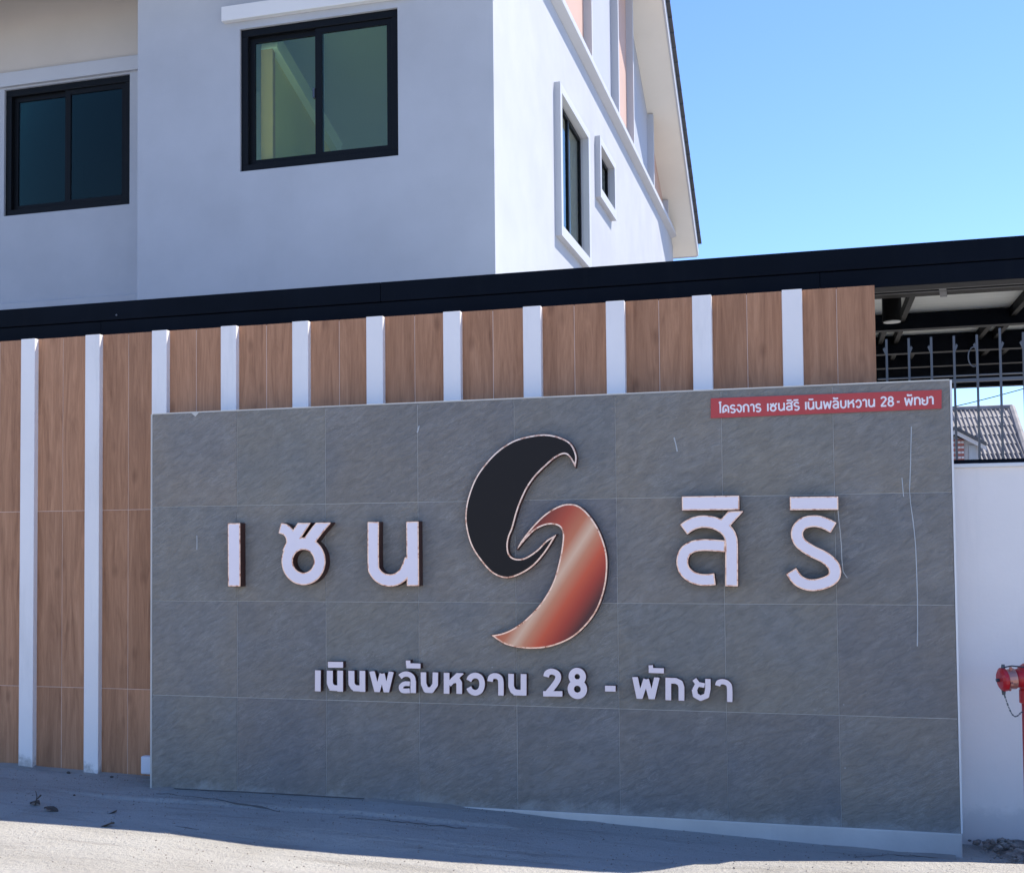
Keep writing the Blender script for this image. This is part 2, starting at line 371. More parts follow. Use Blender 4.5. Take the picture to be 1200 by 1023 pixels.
def tag(o, label, cat, group=None):
    o['label'] = label; o['category'] = cat
    if group: o['group'] = group
    return o
def wall_holes(u0, u1, v0, v1, holes, mp, thick):
    """flat wall with rectangular openings; mp(u, v, d) -> world point, d = depth into the wall"""
    us = sorted({u0, u1, *[h[0] for h in holes], *[h[1] for h in holes]})
    vs_ = sorted({v0, v1, *[h[2] for h in holes], *[h[3] for h in holes]})
    mb = MB(); idx = {}
    def P(i, j, k):
        if (i, j, k) not in idx:
            idx[(i, j, k)] = len(mb.v); mb.v.append(tuple(mp(us[i], vs_[j], thick * k)))
        return idx[(i, j, k)]
    def solid(i, j):
        if not (0 <= i < len(us) - 1 and 0 <= j < len(vs_) - 1): return False
        a, b = (us[i] + us[i + 1]) / 2, (vs_[j] + vs_[j + 1]) / 2
        return not any(h[0] < a < h[1] and h[2] < b < h[3] for h in holes)
    for i in range(len(us) - 1):
        for j in range(len(vs_) - 1):
            if not solid(i, j): continue
            mb.f.append((P(i, j, 0), P(i + 1, j, 0), P(i + 1, j + 1, 0), P(i, j + 1, 0)))
            mb.f.append((P(i, j, 1), P(i, j + 1, 1), P(i + 1, j + 1, 1), P(i + 1, j, 1)))
            if not solid(i - 1, j): mb.f.append((P(i, j, 0), P(i, j + 1, 0), P(i, j + 1, 1), P(i, j, 1)))
            if not solid(i + 1, j): mb.f.append((P(i + 1, j, 0), P(i + 1, j, 1), P(i + 1, j + 1, 1), P(i + 1, j + 1, 0)))
            if not solid(i, j - 1): mb.f.append((P(i, j, 0), P(i, j, 1), P(i + 1, j, 1), P(i + 1, j, 0)))
            if not solid(i, j + 1): mb.f.append((P(i, j + 1, 0), P(i + 1, j + 1, 0), P(i + 1, j + 1, 1), P(i, j + 1, 1)))
    return mb

# ------------------------------------------------------------------ ground
RX = [-6, -1.5, -0.41, 0.15, 0.68, 1.19, 1.68, 2.33, 2.82, 3.18, 3.34, 3.50, 4.23, 4.71, 4.96, 9]
RZ = [0.02, 0.0, -0.002, -0.005, -0.011, -0.041, -0.055, -0.058, -0.056, -0.053, -0.03, 0.004, 0.055, 0.082, 0.090, 0.10]
BX = [-6, -1.2, -0.6, -0.2, 1.5, 2.4, 3.35, 4.8, 9]
BZ = [0.07, 0.045, 0.025, 0.002, 0.0, -0.028, -0.065, -0.126, -0.13]
def smooth(t): t = max(0.0, min(1.0, t)); return t * t * (3 - 2 * t)
def hash2(i, j):
    n = math.sin(i * 127.1 + j * 311.7) * 43758.5453; return n - math.floor(n)
def vnoise(x, y):
    i, j = math.floor(x), math.floor(y); fx, fy = smooth(x - i), smooth(y - j)
    a = hash2(i, j) * (1 - fx) + hash2(i + 1, j) * fx; b = hash2(i, j + 1) * (1 - fx) + hash2(i + 1, j + 1) * fx
    return a * (1 - fy) + b * fy - 0.5
def gz(x, y):
    r = float(np.interp(x, RX, RZ)); b = float(np.interp(x, BX, BZ))
    t = smooth((-y - 0.70) / 0.23)
    z = b * (1 - t) + r * t
    # lip of the poured apron along the wall
    lip_y = -0.30 - 0.02 * x + 0.012 * vnoise(x * 3, 2.0)
    if -0.6 < x < 2.7:
        z += 0.012 * (1 - t) * smooth((y - lip_y) / 0.03) * smooth((x + 0.6) / 0.3) * smooth((2.7 - x) / 0.4) - 0.010 * math.exp(-((y - lip_y + 0.012) / 0.014) ** 2) * smooth((x + 0.3) / 0.4) * smooth((2.6 - x) / 0.5)
    gl_ = -0.66 - 0.05 * x + 0.03 * vnoise(x * 2, 7.0)
    z -= 0.006 * math.exp(-((y - gl_) / 0.016) ** 2) * (0.5 + vnoise(x * 4, 1.0))
    near = math.exp(-((x - 2) ** 2) / 60 - (y + 1) ** 2 / 12)
    z += near * (0.010 * vnoise(x * 2.3, y * 3.1) + 0.005 * vnoise(x * 7, y * 11) + 0.0025 * vnoise(x * 23, y * 29)) * (0.6 if abs(y + 0.95) > 0.12 else 0.3)
    if y > 0.5: z = z * (1 - smooth((y - 0.5) / 0.6)) - 0.02 * smooth((y - 0.5) / 0.6)
    if y < -2.5: z = z * (1 - smooth((-y - 2.5) / 5))
    far = math.hypot(x, y)
    return z * (1 - smooth((far - 10) / 20))
def axis(a, b, step, far):
    m_ = list(np.arange(a, b + 1e-6, step)); lo, hi, s = a, b, step
    left, right = [], []
    while lo > -far: s *= 1.5; lo -= s; left.append(lo)
    s = step
    while hi < far: s *= 1.5; hi += s; right.append(hi)
    return left[::-1] + m_ + right
gx = axis(-2.2, 6.0, 0.035, 900); gy = axis(-2.0, 0.4, 0.0125, 900)
mb = MB(); mb.v = [(x, y, gz(x, y)) for y in gy for x in gx]; nx = len(gx)
mb.f = [(j * nx + i, j * nx + i + 1, (j + 1) * nx + i + 1, (j + 1) * nx + i) for j in range(len(gy) - 1) for i in range(nx - 1)]
g = put('ground', mb, 'ground', smooth=True); g['kind'] = 'structure'

# ------------------------------------------------------------------ house
def house():
    h = thing('house', 'white two storey house with black framed windows behind the black canopy beam', 'house', (-3, 8, 0))
    FX1 = 1.259; FX0 = -2.56; YF = 4.0; YW = 4.75; YB = 18.3; XL = -9.0; T = 0.18
    ZE = 7.96; SL = 0.5; YR = 11.05
    def rake(y): return ZE + (min(y - 3.95, 17.85 - y) + 0.0) * SL if True else 0
    def sx(y, d=0.0): return FX1 + 0.0104 * (y - YF) + d
    # windows: front right, front left
    W1 = (-1.393, 0.299, 5.315, 6.775); W2 = (-4.752, -3.118, 5.343, 6.81)
    put('wall', wall_holes(FX0, FX1 - 0.002, -0.1, ZE, [W1], lambda u, v, d: (u, YF + d, v), T), 'render_white', h)
    put('wall', wall_holes(XL, FX0 + T, -0.1, 7.0, [W2], lambda u, v, d: (u, YW + d, v), T), 'render_white', h)
    put('upper_wall', MB().box(XL, FX0 - 0.002, YW + 0.004, YW + T, 7.0, ZE), 'greige', h)
    put('return_wall', MB().box(FX0, FX0 + T, YF + T, YW - 0.002, -0.1, ZE), 'render_white', h)
    put('band', MB().box(XL, FX0 - 0.003, YW - 0.045, YW, 6.832, 6.992), 'trim_white', h, bevel=0.004)
    put('ledge', MB().box(XL, FX0 - 0.003, YW - 0.03, YW, 4.12, 4.33), 'render_white', h, bevel=0.004)
    put('window_hood', MB().box(-1.565, 0.475, YF - 0.07, YF, 6.85, 7.0), 'hood_white', h, bevel=0.005)
    # side wall with two windows
    S1 = (6.80, 8.45, 5.25, 6.83); S2 = (9.40, 10.50, 6.43, 7.05)
    put('side_wall', wall_holes(YF + 0.001, YB, -0.1, ZE, [S1, S2], lambda u, v, d: (sx(u, -d), u, v), T), 'render_side', h)
    put('back_wall', MB().box(XL, sx(YB) - T - 0.01, YB - T, YB, -0.1, ZE), 'render_white', h)
    put('left_wall', MB().box(XL - T, XL, YW, YB, -0.1, ZE), 'render_white', h)
    # horizontal band at eaves level on the side
    bd = MB().prism([(sx(4.0, 0), 4.0, 7.84), (sx(4.0, 0.11), 4.0, 7.88), (sx(4.0, 0.11), 4.0, 7.965), (sx(4.0, 0), 4.0, 7.965)], (0.0104 * 14.0, 14.0, 0))
    put('band', bd, 'trim_white', h, bevel=0.006)
    # gable panels and battens
    ys = [4.0, 6.3, 8.85, 11.05, 12.55, 14.95, 17.0, 17.85]; kinds = ['pink', 'lavender', 'pink', 'lavender', 'pink', 'lavender', 'pink']
    kinds = ['pink', 'lavender', 'pink', 'lavender', 'pink', 'lavender', 'pink']
    kinds = ['lavender', 'pink', 'lavender', 'pink', 'lavender', 'pink', 'lavender']
    for a, b_, k in zip(ys[:-1], ys[1:], kinds):
        pts = [(sx(a, -0.1), a, 7.96), (sx(b_, -0.1), b_, 7.96), (sx(b_, -0.1), b_, rake(b_))]
        if a < YR < b_ : pts.append((sx(YR, -0.1), YR, rake(YR)))
        pts.append((sx(a, -0.1), a, rake(a)))
        pts = [p for i, p in enumerate(pts) if i == 0 or (Vector(p) - Vector(pts[i - 1])).length > 1e-4]
        put('gable_panel', MB().prism(pts, (0.06, 0, 0)), k, h)
    for y in ys[1:-1]:
        put('batten', MB().box(sx(y) - 0.06, sx(y) + 0.07, y - 0.04, y + 0.04, 7.975, rake(y) - 0.02), 'trim_white', h)
    # side windows
    def side_window(S, tw, two):
        a, b_, c, d = S
        w_ = put('window', MB().box(sx(a) - 0.06, sx(a) - 0.015, a, b_, c, c + 0.05).box(sx(a) - 0.06, sx(a) - 0.015, a, b_, d - 0.05, d)
                 .box(sx(a) - 0.06, sx(a) - 0.015, a, a + 0.05, c + 0.05, d - 0.05).box(sx(a) - 0.06, sx(a) - 0.015, b_ - 0.05, b_, c + 0.05, d - 0.05)
                 .box(sx(a) - 0.06, sx(a) - 0.015, (a + b_) / 2 - 0.04, (a + b_) / 2 + 0.04, c + 0.05, d - 0.05), 'frame_black', h)
        put('pane', MB().box(sx(a) - 0.04, sx(a) - 0.034, a + 0.05, b_ - 0.05, c + 0.05, d - 0.05), 'glass_dark' if two else 'glass_side', w_)
        t = MB(); p = 0.075; k = tw
        for (q0, q1, r0, r1) in ((a - k, a, c - 0.13, d + 0.10), (b_, b_ + 0.12, c - 0.13, d + 0.10), (a, b_, c - 0.13, c), (a, b_, d, d + 0.10)):
            t.prism([(sx(q0), q0, r0), (sx(q0, p), q0, r0), (sx(q1, p), q1, r0), (sx(q1), q1, r0)], (0, 0, r1 - r0))
        put('window_trim', t, 'trim_white', w_)
    side_window(S1, 0.10, False); side_window(S2, 0.09, True)
    # front windows: outer frame, two sashes, panes
    def front_window(Wn, y, glassm, latch):
        a, b_, c, d = Wn; fw = 0.075
        fr = MB().box(a, b_, y + 0.03, y + 0.12, d - fw, d).box(a, b_, y + 0.03, y + 0.12, c, c + fw)
        fr.box(a, a + fw, y + 0.03, y + 0.12, c + fw, d - fw).box(b_ - fw, b_, y + 0.03, y + 0.12, c + fw, d - fw)
        w_ = put('window', fr, 'frame_black', h, bevel=0.004)
        mid = a + (b_ - a) * 0.495; sw = 0.055
        for i, (s0, s1, yy) in enumerate(((a + fw, mid + 0.035, y + 0.082), (mid - 0.035, b_ - fw, y + 0.05))):
            c1, d1 = c + fw, d - fw
            sm = MB().box(s0, s1, yy, yy + 0.026, d1 - sw, d1).box(s0, s1, yy, yy + 0.026, c1, c1 + sw)
            sm.box(s0, s0 + (sw if i == 0 else 0.07), yy, yy + 0.026, c1 + sw, d1 - sw).box(s1 - (0.07 if i == 0 else sw), s1, yy, yy + 0.026, c1 + sw, d1 - sw)
            put('sash', sm, 'frame_black', w_)
            put('pane', MB().box(s0 + 0.04, s1 - 0.04, yy + 0.010, yy + 0.015, c1 + 0.04, d1 - 0.04), glassm, w_)
        if latch:
            put('latch', MB().box(mid - 0.055, mid - 0.035, y + 0.03, y + 0.082, (c + d) / 2 - 0.05, (c + d) / 2 + 0.05), 'chain', w_)
    front_window(W1, YF, 'glass_green', True); front_window(W2, YW, 'glass_dark', False)
    # rooms behind the windows
    put('room_ceiling', MB().box(FX0 + T, FX1 - T - 0.02, YF + T, 10.2, 7.05, 7.2), 'room', h)
    put('room_floor', MB().box(FX0 + T, FX1 - T - 0.02, YF + T, 10.2, 3.6, 3.75), 'room', h)
    put('room_wall', MB().box(FX0 + T, FX1 - T - 0.02, 10.2, 10.3, 3.6, 7.2), 'room', h)
    put('room_wall', MB().box(FX0 + T, FX0 + T + 0.1, YF + T, 10.2, 3.75, 7.05), 'room', h)
    X = -1.15     # partition end with a sloping boxed stair soffit above the olive wall
    pts = [(X, 4.24, 5.3), (X, 4.24, 6.66), (X, 4.34, 6.66), (X, 5.83, 6.10), (X, 8.0, 5.3)]
    put('partition', MB().prism(pts, (-0.1, 0, 0)), 'room_olive', h)
    put('door_trim', MB().box(X - 0.1, X + 0.03, 4.19, 4.25, 5.3, 6.62), 'room_orange', h)
    put('partition_trim', MB().prism([(X - 0.1, 4.19, 6.62), (X - 0.1, 4.24, 6.78), (X - 0.1, 5.97, 6.20), (X - 0.1, 5.85, 6.06)], (0.18, 0, 0)), 'room', h)
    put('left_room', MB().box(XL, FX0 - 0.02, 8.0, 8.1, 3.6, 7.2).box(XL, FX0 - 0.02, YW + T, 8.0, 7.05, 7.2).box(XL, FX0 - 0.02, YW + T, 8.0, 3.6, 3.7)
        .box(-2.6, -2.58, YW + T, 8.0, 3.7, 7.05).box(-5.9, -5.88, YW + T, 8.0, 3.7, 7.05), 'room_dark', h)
    # roof: two slopes, soffit, barge board, stepped tile courses
    XO = sx(15, 0.50)
    def slope_y(y): return rake(y)
    for (ya, yb) in ((3.3, YR), (YR, 18.6)):
        za, zb = rake(ya), rake(yb)
        put('soffit', MB().prism([(XL - 0.5, ya, za), (XL - 0.5, yb, zb), (XL - 0.5, yb, zb + 0.05), (XL - 0.5, ya, za + 0.05)], (XO - XL + 0.5, 0, 0)), 'soffit', h)
        put('barge_board', MB().prism([(XO + 0.003, ya, za - 0.01), (XO + 0.003, yb, zb - 0.01), (XO + 0.003, yb, zb + 0.24), (XO + 0.003, ya, za + 0.24)], (0.03, 0, 0)), 'trim_white', h)
        n = int(math.hypot(yb - ya, zb - za) / 0.33)
        rt = MB()
        for i in range(n + 1):
            t0, t1 = i / (n + 1), (i + 1.12) / (n + 1)
            if ya != YR: t0, t1 = 1 - t0, 1 - t1
            # t runs from ridge to eave
            if ya == YR: p0, p1 = (ya + (yb - ya) * t0, za + (zb - za) * t0), (ya + (yb - ya) * t1, za + (zb - za) * t1)
            else: p0, p1 = (ya + (yb - ya) * t0, za + (zb - za) * t0), (ya + (yb - ya) * t1, za + (zb - za) * t1)
            rt.prism([(XL - 0.55, p0[0], p0[1] + 0.25), (XL - 0.55, p1[0], p1[1] + 0.275), (XL - 0.55, p1[0], p1[1] + 0.305), (XL - 0.55, p0[0], p0[1] + 0.28)], (XO - XL + 0.65, 0, 0))
        o = put('roof_tiles', rt, 'roof_dark', h); o['kind'] = 'stuff'
    put('eave_fascia', MB().box(XL - 0.5, XO, 3.27, 3.297, rake(3.3) - 0.02, rake(3.3) + 0.27), 'trim_white', h)
    put('eave_fascia', MB().box(XL - 0.5, XO, 18.603, 18.63, rake(18.6) - 0.02, rake(18.6) + 0.27), 'trim_white', h)
    put('eave_soffit', MB().box(XL - 0.5, XO - 0.02, 3.30, 3.99, 7.60, 7.625), 'soffit', h)
house()

# ------------------------------------------------------------------ wood-look wall with white fins
ww = thing('clad_wall', 'brown wood look tiled wall with upright white fins behind the grey sign', 'wall', (1.5, 0.4, 0))
put('wall_core', MB().box(-5.4, 4.440, 0.3022, 0.395, -0.2, 2.990), 'joint_fill', ww)
PER = 0.5123; F0 = -1.187; proto = {}
segs = [(1.7985, 2.997), (0.5945, 1.7955), (-0.25, 0.5915)]
for i in range(-8, 11):
    fx = F0 + PER * i
    z0 = -0.1
    put('fin', MB().box(fx, fx + 0.112, 0.262, 0.311, -0.25, 2.996), 'fin', ww, loc=(fx + 0.056, 0.28, 0), bevel=0.003)
    a = fx + 0.115; b_ = fx + PER - 0.003; mid = (a + b_) / 2
    if i == 10: b_ = 4.446; mid = a + 0.187
    for (p0, p1) in ((a, mid - 0.0016), (mid + 0.0016, b_)):
        for k, (s0, s1) in enumerate(segs):
            if fx > 0.0 and fx < 4.3 and k > 0: continue
            jit = random.uniform(-0.0006, 0.0006)
            put('plank', MB().box(p0, p1, 0.3005 + jit, 0.309, s0, s1), 'wood', ww, loc=((p0 + p1) / 2, 0.3, (s0 + s1) / 2), bevel=0.0012)

# ------------------------------------------------------------------ sign wall
sw = thing('sign_wall', 'long grey slate tiled sign wall carrying the raised name and emblem', 'sign wall', (2.4, 0.13, 0))
put('wall_core', MB().box(0.004, 4.796, 0.0045, 0.255, 0.004, 2.392), 'grout', sw)
put('plinth', MB().box(0.01, 4.806, -0.004, 0.25, -0.35, 0.0), 'cement', sw, bevel=0.006)
put('edge_trim', MB().box(-0.012, 0.0005, -0.001, 0.256, 0.0, 2.40), 'edge_trim', sw, bevel=0.002)
put('edge_trim', MB().box(4.8005, 4.811, -0.001, 0.256, 0.0, 2.40), 'edge_white', sw, bevel=0.002)
put('edge_trim', MB().box(0.0015, 4.7995, 0.0, 0.256, 2.3965, 2.405), 'edge_trim', sw, bevel=0.002)
for i in range(8):
    for j in range(4):
        x0, x1, z0, z1 = i * 0.6 + 0.0014, i * 0.6 + 0.5986, j * 0.6 + 0.0014, j * 0.6 + 0.5986
        z1 = min(z1, 2.3955); jit = random.uniform(-0.0009, 0.0009)
        put('tile', MB().box(x0, x1, 0.0012 + jit, 0.0125, z0, z1), 'slate', sw, loc=((x0 + x1) / 2, 0, (z0 + z1) / 2), bevel=0.0012)
def ribbon(name, pts, wd, mat, parent, y=-0.0012):
    mbr = MB(); n = len(pts)
    for i in range(n - 1):
        (xa, za), (xb, zb) = pts[i], pts[i + 1]; wa = wd * (0.7 + 0.6 * hash2(i, 3)); wb = wd * (0.7 + 0.6 * hash2(i + 1, 3))
        mbr.prism([(xa - wa, y, za), (xb - wb, y, zb), (xb + wb, y, zb), (xa + wa, y, za)], (0, 0.0022, 0))
    return put(name, mbr, mat, parent)
ribbon('drip_mark', [(4.603, 2.157), (4.598, 2.05), (4.594, 1.95), (4.588, 1.85), (4.586, 1.81), (4.590, 1.74), (4.60, 1.651), (4.606, 1.58), (4.610, 1.513), (4.612, 1.40), (4.613, 1.239), (4.611, 1.1), (4.607, 0.98)], 0.0024, 'drip', sw)
ribbon('drip_mark', [(4.549, 1.882), (4.552, 1.83), (4.555, 1.78)], 0.0022, 'drip', sw)
ribbon('drip_mark', [(0.320, 1.615), (0.321, 1.57), (0.320, 1.525)], 0.0022, 'drip', sw)
ribbon('scratch', [(3.335, 2.14), (3.345, 2.10), (3.352, 2.06)], 0.003, 'drip', sw)
ribbon('scratch', [(1.80, 2.22), (1.812, 2.26)], 0.004, 'drip', sw)
put('chipped_edge', MB().prism([(0.27, -0.002, 2.405), (0.31, -0.002, 2.372), (0.34, -0.002, 2.405)], (0, 0.003, 0)), 'edge_trim', sw)

tag(put('pipe_stub', MB().box(-0.135, -0.015, 0.09, 0.14, 0.075, 0.19), 'pvc', bevel=0.008), 'small white plastic box at the left foot of the grey sign wall', 'junction box')

# ------------------------------------------------------------------ lettering
def sd_stroke(P, pts, w_, caps=(0, 0)):
    """distance to a thick polyline with flat ends; P is an (..., 2) grid"""
    pts = [p for i, p in enumerate(pts) if i == 0 or math.hypot(p[0] - pts[i - 1][0], p[1] - pts[i - 1][1]) > 1e-6]
    shut = math.hypot(pts[0][0] - pts[-1][0], pts[0][1] - pts[-1][1]) < 1e-5
    if shut: caps = (1, 1)
    D = None; n = len(pts) - 1
    for i in range(n):
        a = np.array(pts[i]); b_ = np.array(pts[i + 1]); ab = b_ - a; L = np.hypot(*ab); u = ab / L
        q = P - a; s = q @ u; t = np.abs(q[..., 0] * -u[1] + q[..., 1] * u[0])
        over0 = -s; over1 = s - L
        along = np.maximum(over0, over1)
        box = np.where((along > 0) & (t > w_), np.hypot(np.maximum(along, 0), np.maximum(t - w_, 0)), np.maximum(along, t - w_))
        cap_in = np.hypot(np.maximum(along, 0), t) - w_
        flat0 = i == 0 and not caps[0]; flat1 = i == n - 1 and not caps[1]
        d = np.where(over0 > 0, box if flat0 else cap_in, np.where(over1 > 0, box if flat1 else cap_in, t - w_))
        D = d if D is None else np.minimum(D, d)
    for e, q in (() if shut else ((pts[0], pts[1]), (pts[-1], pts[-2]))):
        e = np.array(e); o = e - np.array(q); o = o / np.hypot(*o); r_ = P - e; over = r_ @ o
        D = np.where((over > -w_ * 0.5) & (np.hypot(r_[..., 0], r_[..., 1]) < w_ * 1.45), np.maximum(D, over), D)
    return D
def sd_ring(P, c, r, w_): return np.abs(np.hypot(P[..., 0] - c[0], P[..., 1] - c[1]) - r) - w_
def sd_poly(P, pts):
    pts = np.array(pts); n = len(pts); D = np.full(P.shape[:-1], 1e9); ins = np.zeros(P.shape[:-1], bool)
    for i in range(n):
        a, b_ = pts[i], pts[(i + 1) % n]; e = b_ - a; q = P - a
        t = np.clip((q @ e) / (e @ e + 1e-12), 0, 1); dd = q - t[..., None] * e
        D = np.minimum(D, np.hypot(dd[..., 0], dd[..., 1]))
        c = (a[1] > P[..., 1]) != (b_[1] > P[..., 1])
        with np.errstate(divide='ignore', invalid='ignore'):
            xc = a[0] + (P[..., 1] - a[1]) * e[0] / (e[1] if abs(e[1]) > 1e-12 else 1e-12)
        ins ^= c & (P[..., 0] < xc)
    return np.where(ins, -D, D)
def contours(D, x0, z0, h, iso):
    F = D - iso; F = np.where(np.abs(F) < 1e-7, 1e-7, F); ny, nx_ = F.shape; nxt = {}
    def pt(key):
        i, j, o = key
        if o == 0: t = F[j, i] / (F[j, i] - F[j, i + 1]); return (x0 + (i + t) * h, z0 + j * h)
        t = F[j, i] / (F[j, i] - F[j + 1, i]); return (x0 + i * h, z0 + (j + t) * h)
    segs_ = {}
    S = F < 0
    for j in range(ny - 1):
        row = S[j, :-1].astype(int) + 2 * S[j, 1:] + 4 * S[j + 1, 1:] + 8 * S[j + 1, :-1]
        for i in np.nonzero((row > 0) & (row < 15))[0]:
            i = int(i); c = row[i]; B, R_, T_, L_ = (i, j, 0), (i + 1, j, 1), (i, j + 1, 0), (i, j, 1)
            tab = {1: [(L_, B)], 2: [(B, R_)], 3: [(L_, R_)], 4: [(R_, T_)], 5: [(L_, T_), (R_, B)], 6: [(B, T_)], 7: [(L_, T_)],
                   8: [(T_, L_)], 9: [(T_, B)], 10: [(B, L_), (T_, R_)], 11: [(T_, R_)], 12: [(R_, L_)], 13: [(R_, B)], 14: [(B, L_)]}
            for a, b_ in tab[int(c)]: segs_.setdefault(a, []).append(b_); segs_.setdefault(b_, []).append(a)
    loops = []; seen = set()
    for k in list(segs_):
        if k in seen: continue
        loop = [k]; seen.add(k); cur = k
        while True:
            nx2 = [q for q in segs_[cur] if q not in seen]
            if not nx2: break
            cur = nx2[0]; seen.add(cur); loop.append(cur)
        if len(loop) > 6:
            pts = [pt(q) for q in loop]
            # drop points that lie almost on a straight line
            out = []
            for i in range(len(pts)):
                if not out: out.append(pts[i]); continue
                nxp = pts[(i + 1) % len(pts)]; a = out[-1]; p = pts[i]
                cr = abs((p[0] - a[0]) * (nxp[1] - a[1]) - (p[1] - a[1]) * (nxp[0] - a[0])) / (math.hypot(nxp[0] - a[0], nxp[1] - a[1]) + 1e-9)
                if cr > h * 0.025 or math.hypot(p[0] - a[0], p[1] - a[1]) > h * 12: out.append(p)
            loops.append(out)
    return loops
def solid(name, loops, yf, depth, mat, parent, loc, bev=0.0):
    """filled outline (x, z loops) with its front at y = yf, going back by depth"""
    cu = bpy.data.curves.new(name, 'CURVE'); cu.dimensions = '2D'; cu.fill_mode = 'BOTH'; cu.extrude = depth / 2 - bev; cu.bevel_depth = bev
    cu.bevel_resolution = 1
    for lp in loops:
        s = cu.splines.new('POLY'); s.points.add(len(lp) - 1)
        for p, (x, z) in zip(s.points, lp): p.co = (x - loc[0], z - loc[2], 0, 1)
        s.use_cyclic_u = True
    tmp = bpy.data.objects.new('tmp', cu); C.objects.link(tmp)
    bpy.context.view_layer.update()
    me = bpy.data.meshes.new_from_object(tmp.evaluated_get(bpy.context.evaluated_depsgraph_get()))
    bpy.data.objects.remove(tmp); bpy.data.curves.remove(cu)
    me.transform(Matrix(((1, 0, 0, 0), (0, 0, -1, yf + depth / 2 - loc[1]), (0, 1, 0, 0), (0, 0, 0, 1))))
    me.materials.clear(); me.materials.append(M[mat]); me.name = name
    o = bpy.data.objects.new(name, me); C.objects.link(o)
    if parent: o.parent = parent; o.location = Vector(loc) - wloc(parent)
    else: o.location = loc
    return o
def field(shapes, pad=0.02, h=0.002):
    """shapes: ('s', pts, halfwidth) | ('r', c, r, halfwidth) | ('p', pts) | ('clip', z) in metres"""
    xs, zs = [], []
    for s in shapes:
        if s[0] == 's':
            for p in s[1]: xs += [p[0] - s[2], p[0] + s[2]]; zs += [p[1] - s[2], p[1] + s[2]]
        elif s[0] == 'r': xs += [s[1][0] - s[2] - s[3], s[1][0] + s[2] + s[3]]; zs += [s[1][1] - s[2] - s[3], s[1][1] + s[2] + s[3]]
        elif s[0] == 'p':
            for p in s[1]: xs.append(p[0]); zs.append(p[1])
    x0, x1, z0, z1 = min(xs) - pad, max(xs) + pad, min(zs) - pad, max(zs) + pad
    X, Z = np.meshgrid(np.arange(x0, x1, h), np.arange(z0, z1, h)); P = np.stack([X, Z], -1); D = None
    for s in shapes:
        if s[0] == 's': d = sd_stroke(P, s[1], s[2])
        elif s[0] == 'r': d = sd_ring(P, s[1], s[2], s[3])
        elif s[0] == 'p': d = sd_poly(P, s[1])
        elif s[0] == 'clip': D = np.maximum(D, P[..., 1] - s[1]); continue
        elif s[0] == 'clipb': D = np.maximum(D, s[1] - P[..., 1]); continue
        elif s[0] == 'cut': D = np.maximum(D, -sd_stroke(P, s[1], s[2])); continue
        D = d if D is None else np.minimum(D, d)
    return D, x0, z0, h
def catmull(pts, n=6, closed=False):
    out = []; m_ = len(pts)
    rng = range(m_) if closed else range(m_ - 1)
    for i in rng:
        g_ = (lambda k: np.array(pts[k % m_])) if closed else (lambda k: np.array(pts[max(0, min(m_ - 1, k))]))
        p0, p1, p2, p3 = g_(i - 1), g_(i), g_(i + 1), g_(i + 2)
        for k in range(n):
            t = k / n
            out.append(tuple(0.5 * ((2 * p1) + (-p0 + p2) * t + (2 * p0 - 5 * p1 + 4 * p2 - p3) * t * t + (-p0 + 3 * p1 - 3 * p2 + p3) * t ** 3)))
    if not closed: out.append(tuple(pts[-1]))
    return out
YL = -0.068          # front of the big letters
def px(pts, Y=YL): return [unproj(u, v, Y) for u, v in pts]
PX = 1402.17 / 7.75  # pixels per metre on the letters, for stroke widths only
def S(pts, wpx, curve=False, Y=YL, k=1.0):
    q = px(pts, Y)
    if curve: q = catmull(q, 5)
    x = sum(p[0] for p in q) / len(q); dist = math.hypot(x - CAM[0], -CAM[1]) * 1.0
    mpp = ((unproj(600 + 10, 640, Y)[0] - unproj(600, 640, Y)[0]) / 10)
    u = sum(p[0] for p in pts) / len(pts)
    mpp = (unproj(u + 5, 640, Y)[0] - unproj(u - 5, 640, Y)[0]) / 10
    return ('s', q, wpx * mpp / 2 * k)
def big_letter(name_label, groups, order):
    allx = []; things = None
    Fs = [field(sh, h=0.0017) for sh in groups]
    xs = [F[1] + F[0].shape[1] * F[3] / 2 for F in Fs]; zs = [F[2] for F in Fs]
    loc = (sum(xs) / len(xs), 0.0, min(zs))
    t = thing('raised_letter', name_label, 'letter', loc, 'raised letters of the big name')
    for (D, x0, z0, h) in Fs:
        b = solid('letter_case', contours(D, x0, z0, h, 0.0018), YL + 0.001, 0.0655, 'brown_return', t, loc)
        solid('letter_rim', contours(D, x0, z0, h, -0.0006), YL - 0.0015, 0.004, 'copper', t, loc)
        f = solid('letter_face', contours(D, x0, z0, h, -0.0072), YL - 0.0035, 0.004, 'letter_face', t, loc)
    return t
big_letter('raised white letter, a plain upright bar, leftmost of the big name', [[S([(274.3, 613), (274.6, 687)], 14.5)]], 0)
big_letter('raised white letter shaped as a ring with crossing forked top', [[
    ('r', px([(355.6, 657.5)])[0], 0.108, 0.038),
    S([(336.5, 648), (344, 632), (359, 609)], 12.5), S([(383, 608), (372, 621), (361.5, 635)], 13.5),
    S([(328, 618.5), (335, 621), (340, 627), (342, 636)], 12.0, True), ('clip', px([(356, 612.5)])[0][1])]], 1)
big_letter('raised white letter shaped like a tall square U beside the emblem', [[
    S([(437.5, 611.5), (437.5, 660), (439.5, 670), (447, 677.5), (457, 680), (467, 677.5), (475.5, 669), (481, 655)], 13.5, True),
    S([(483.3, 611), (484, 686.5)], 14.5), ('clip', px([(460, 611)])[0][1])]], 2)
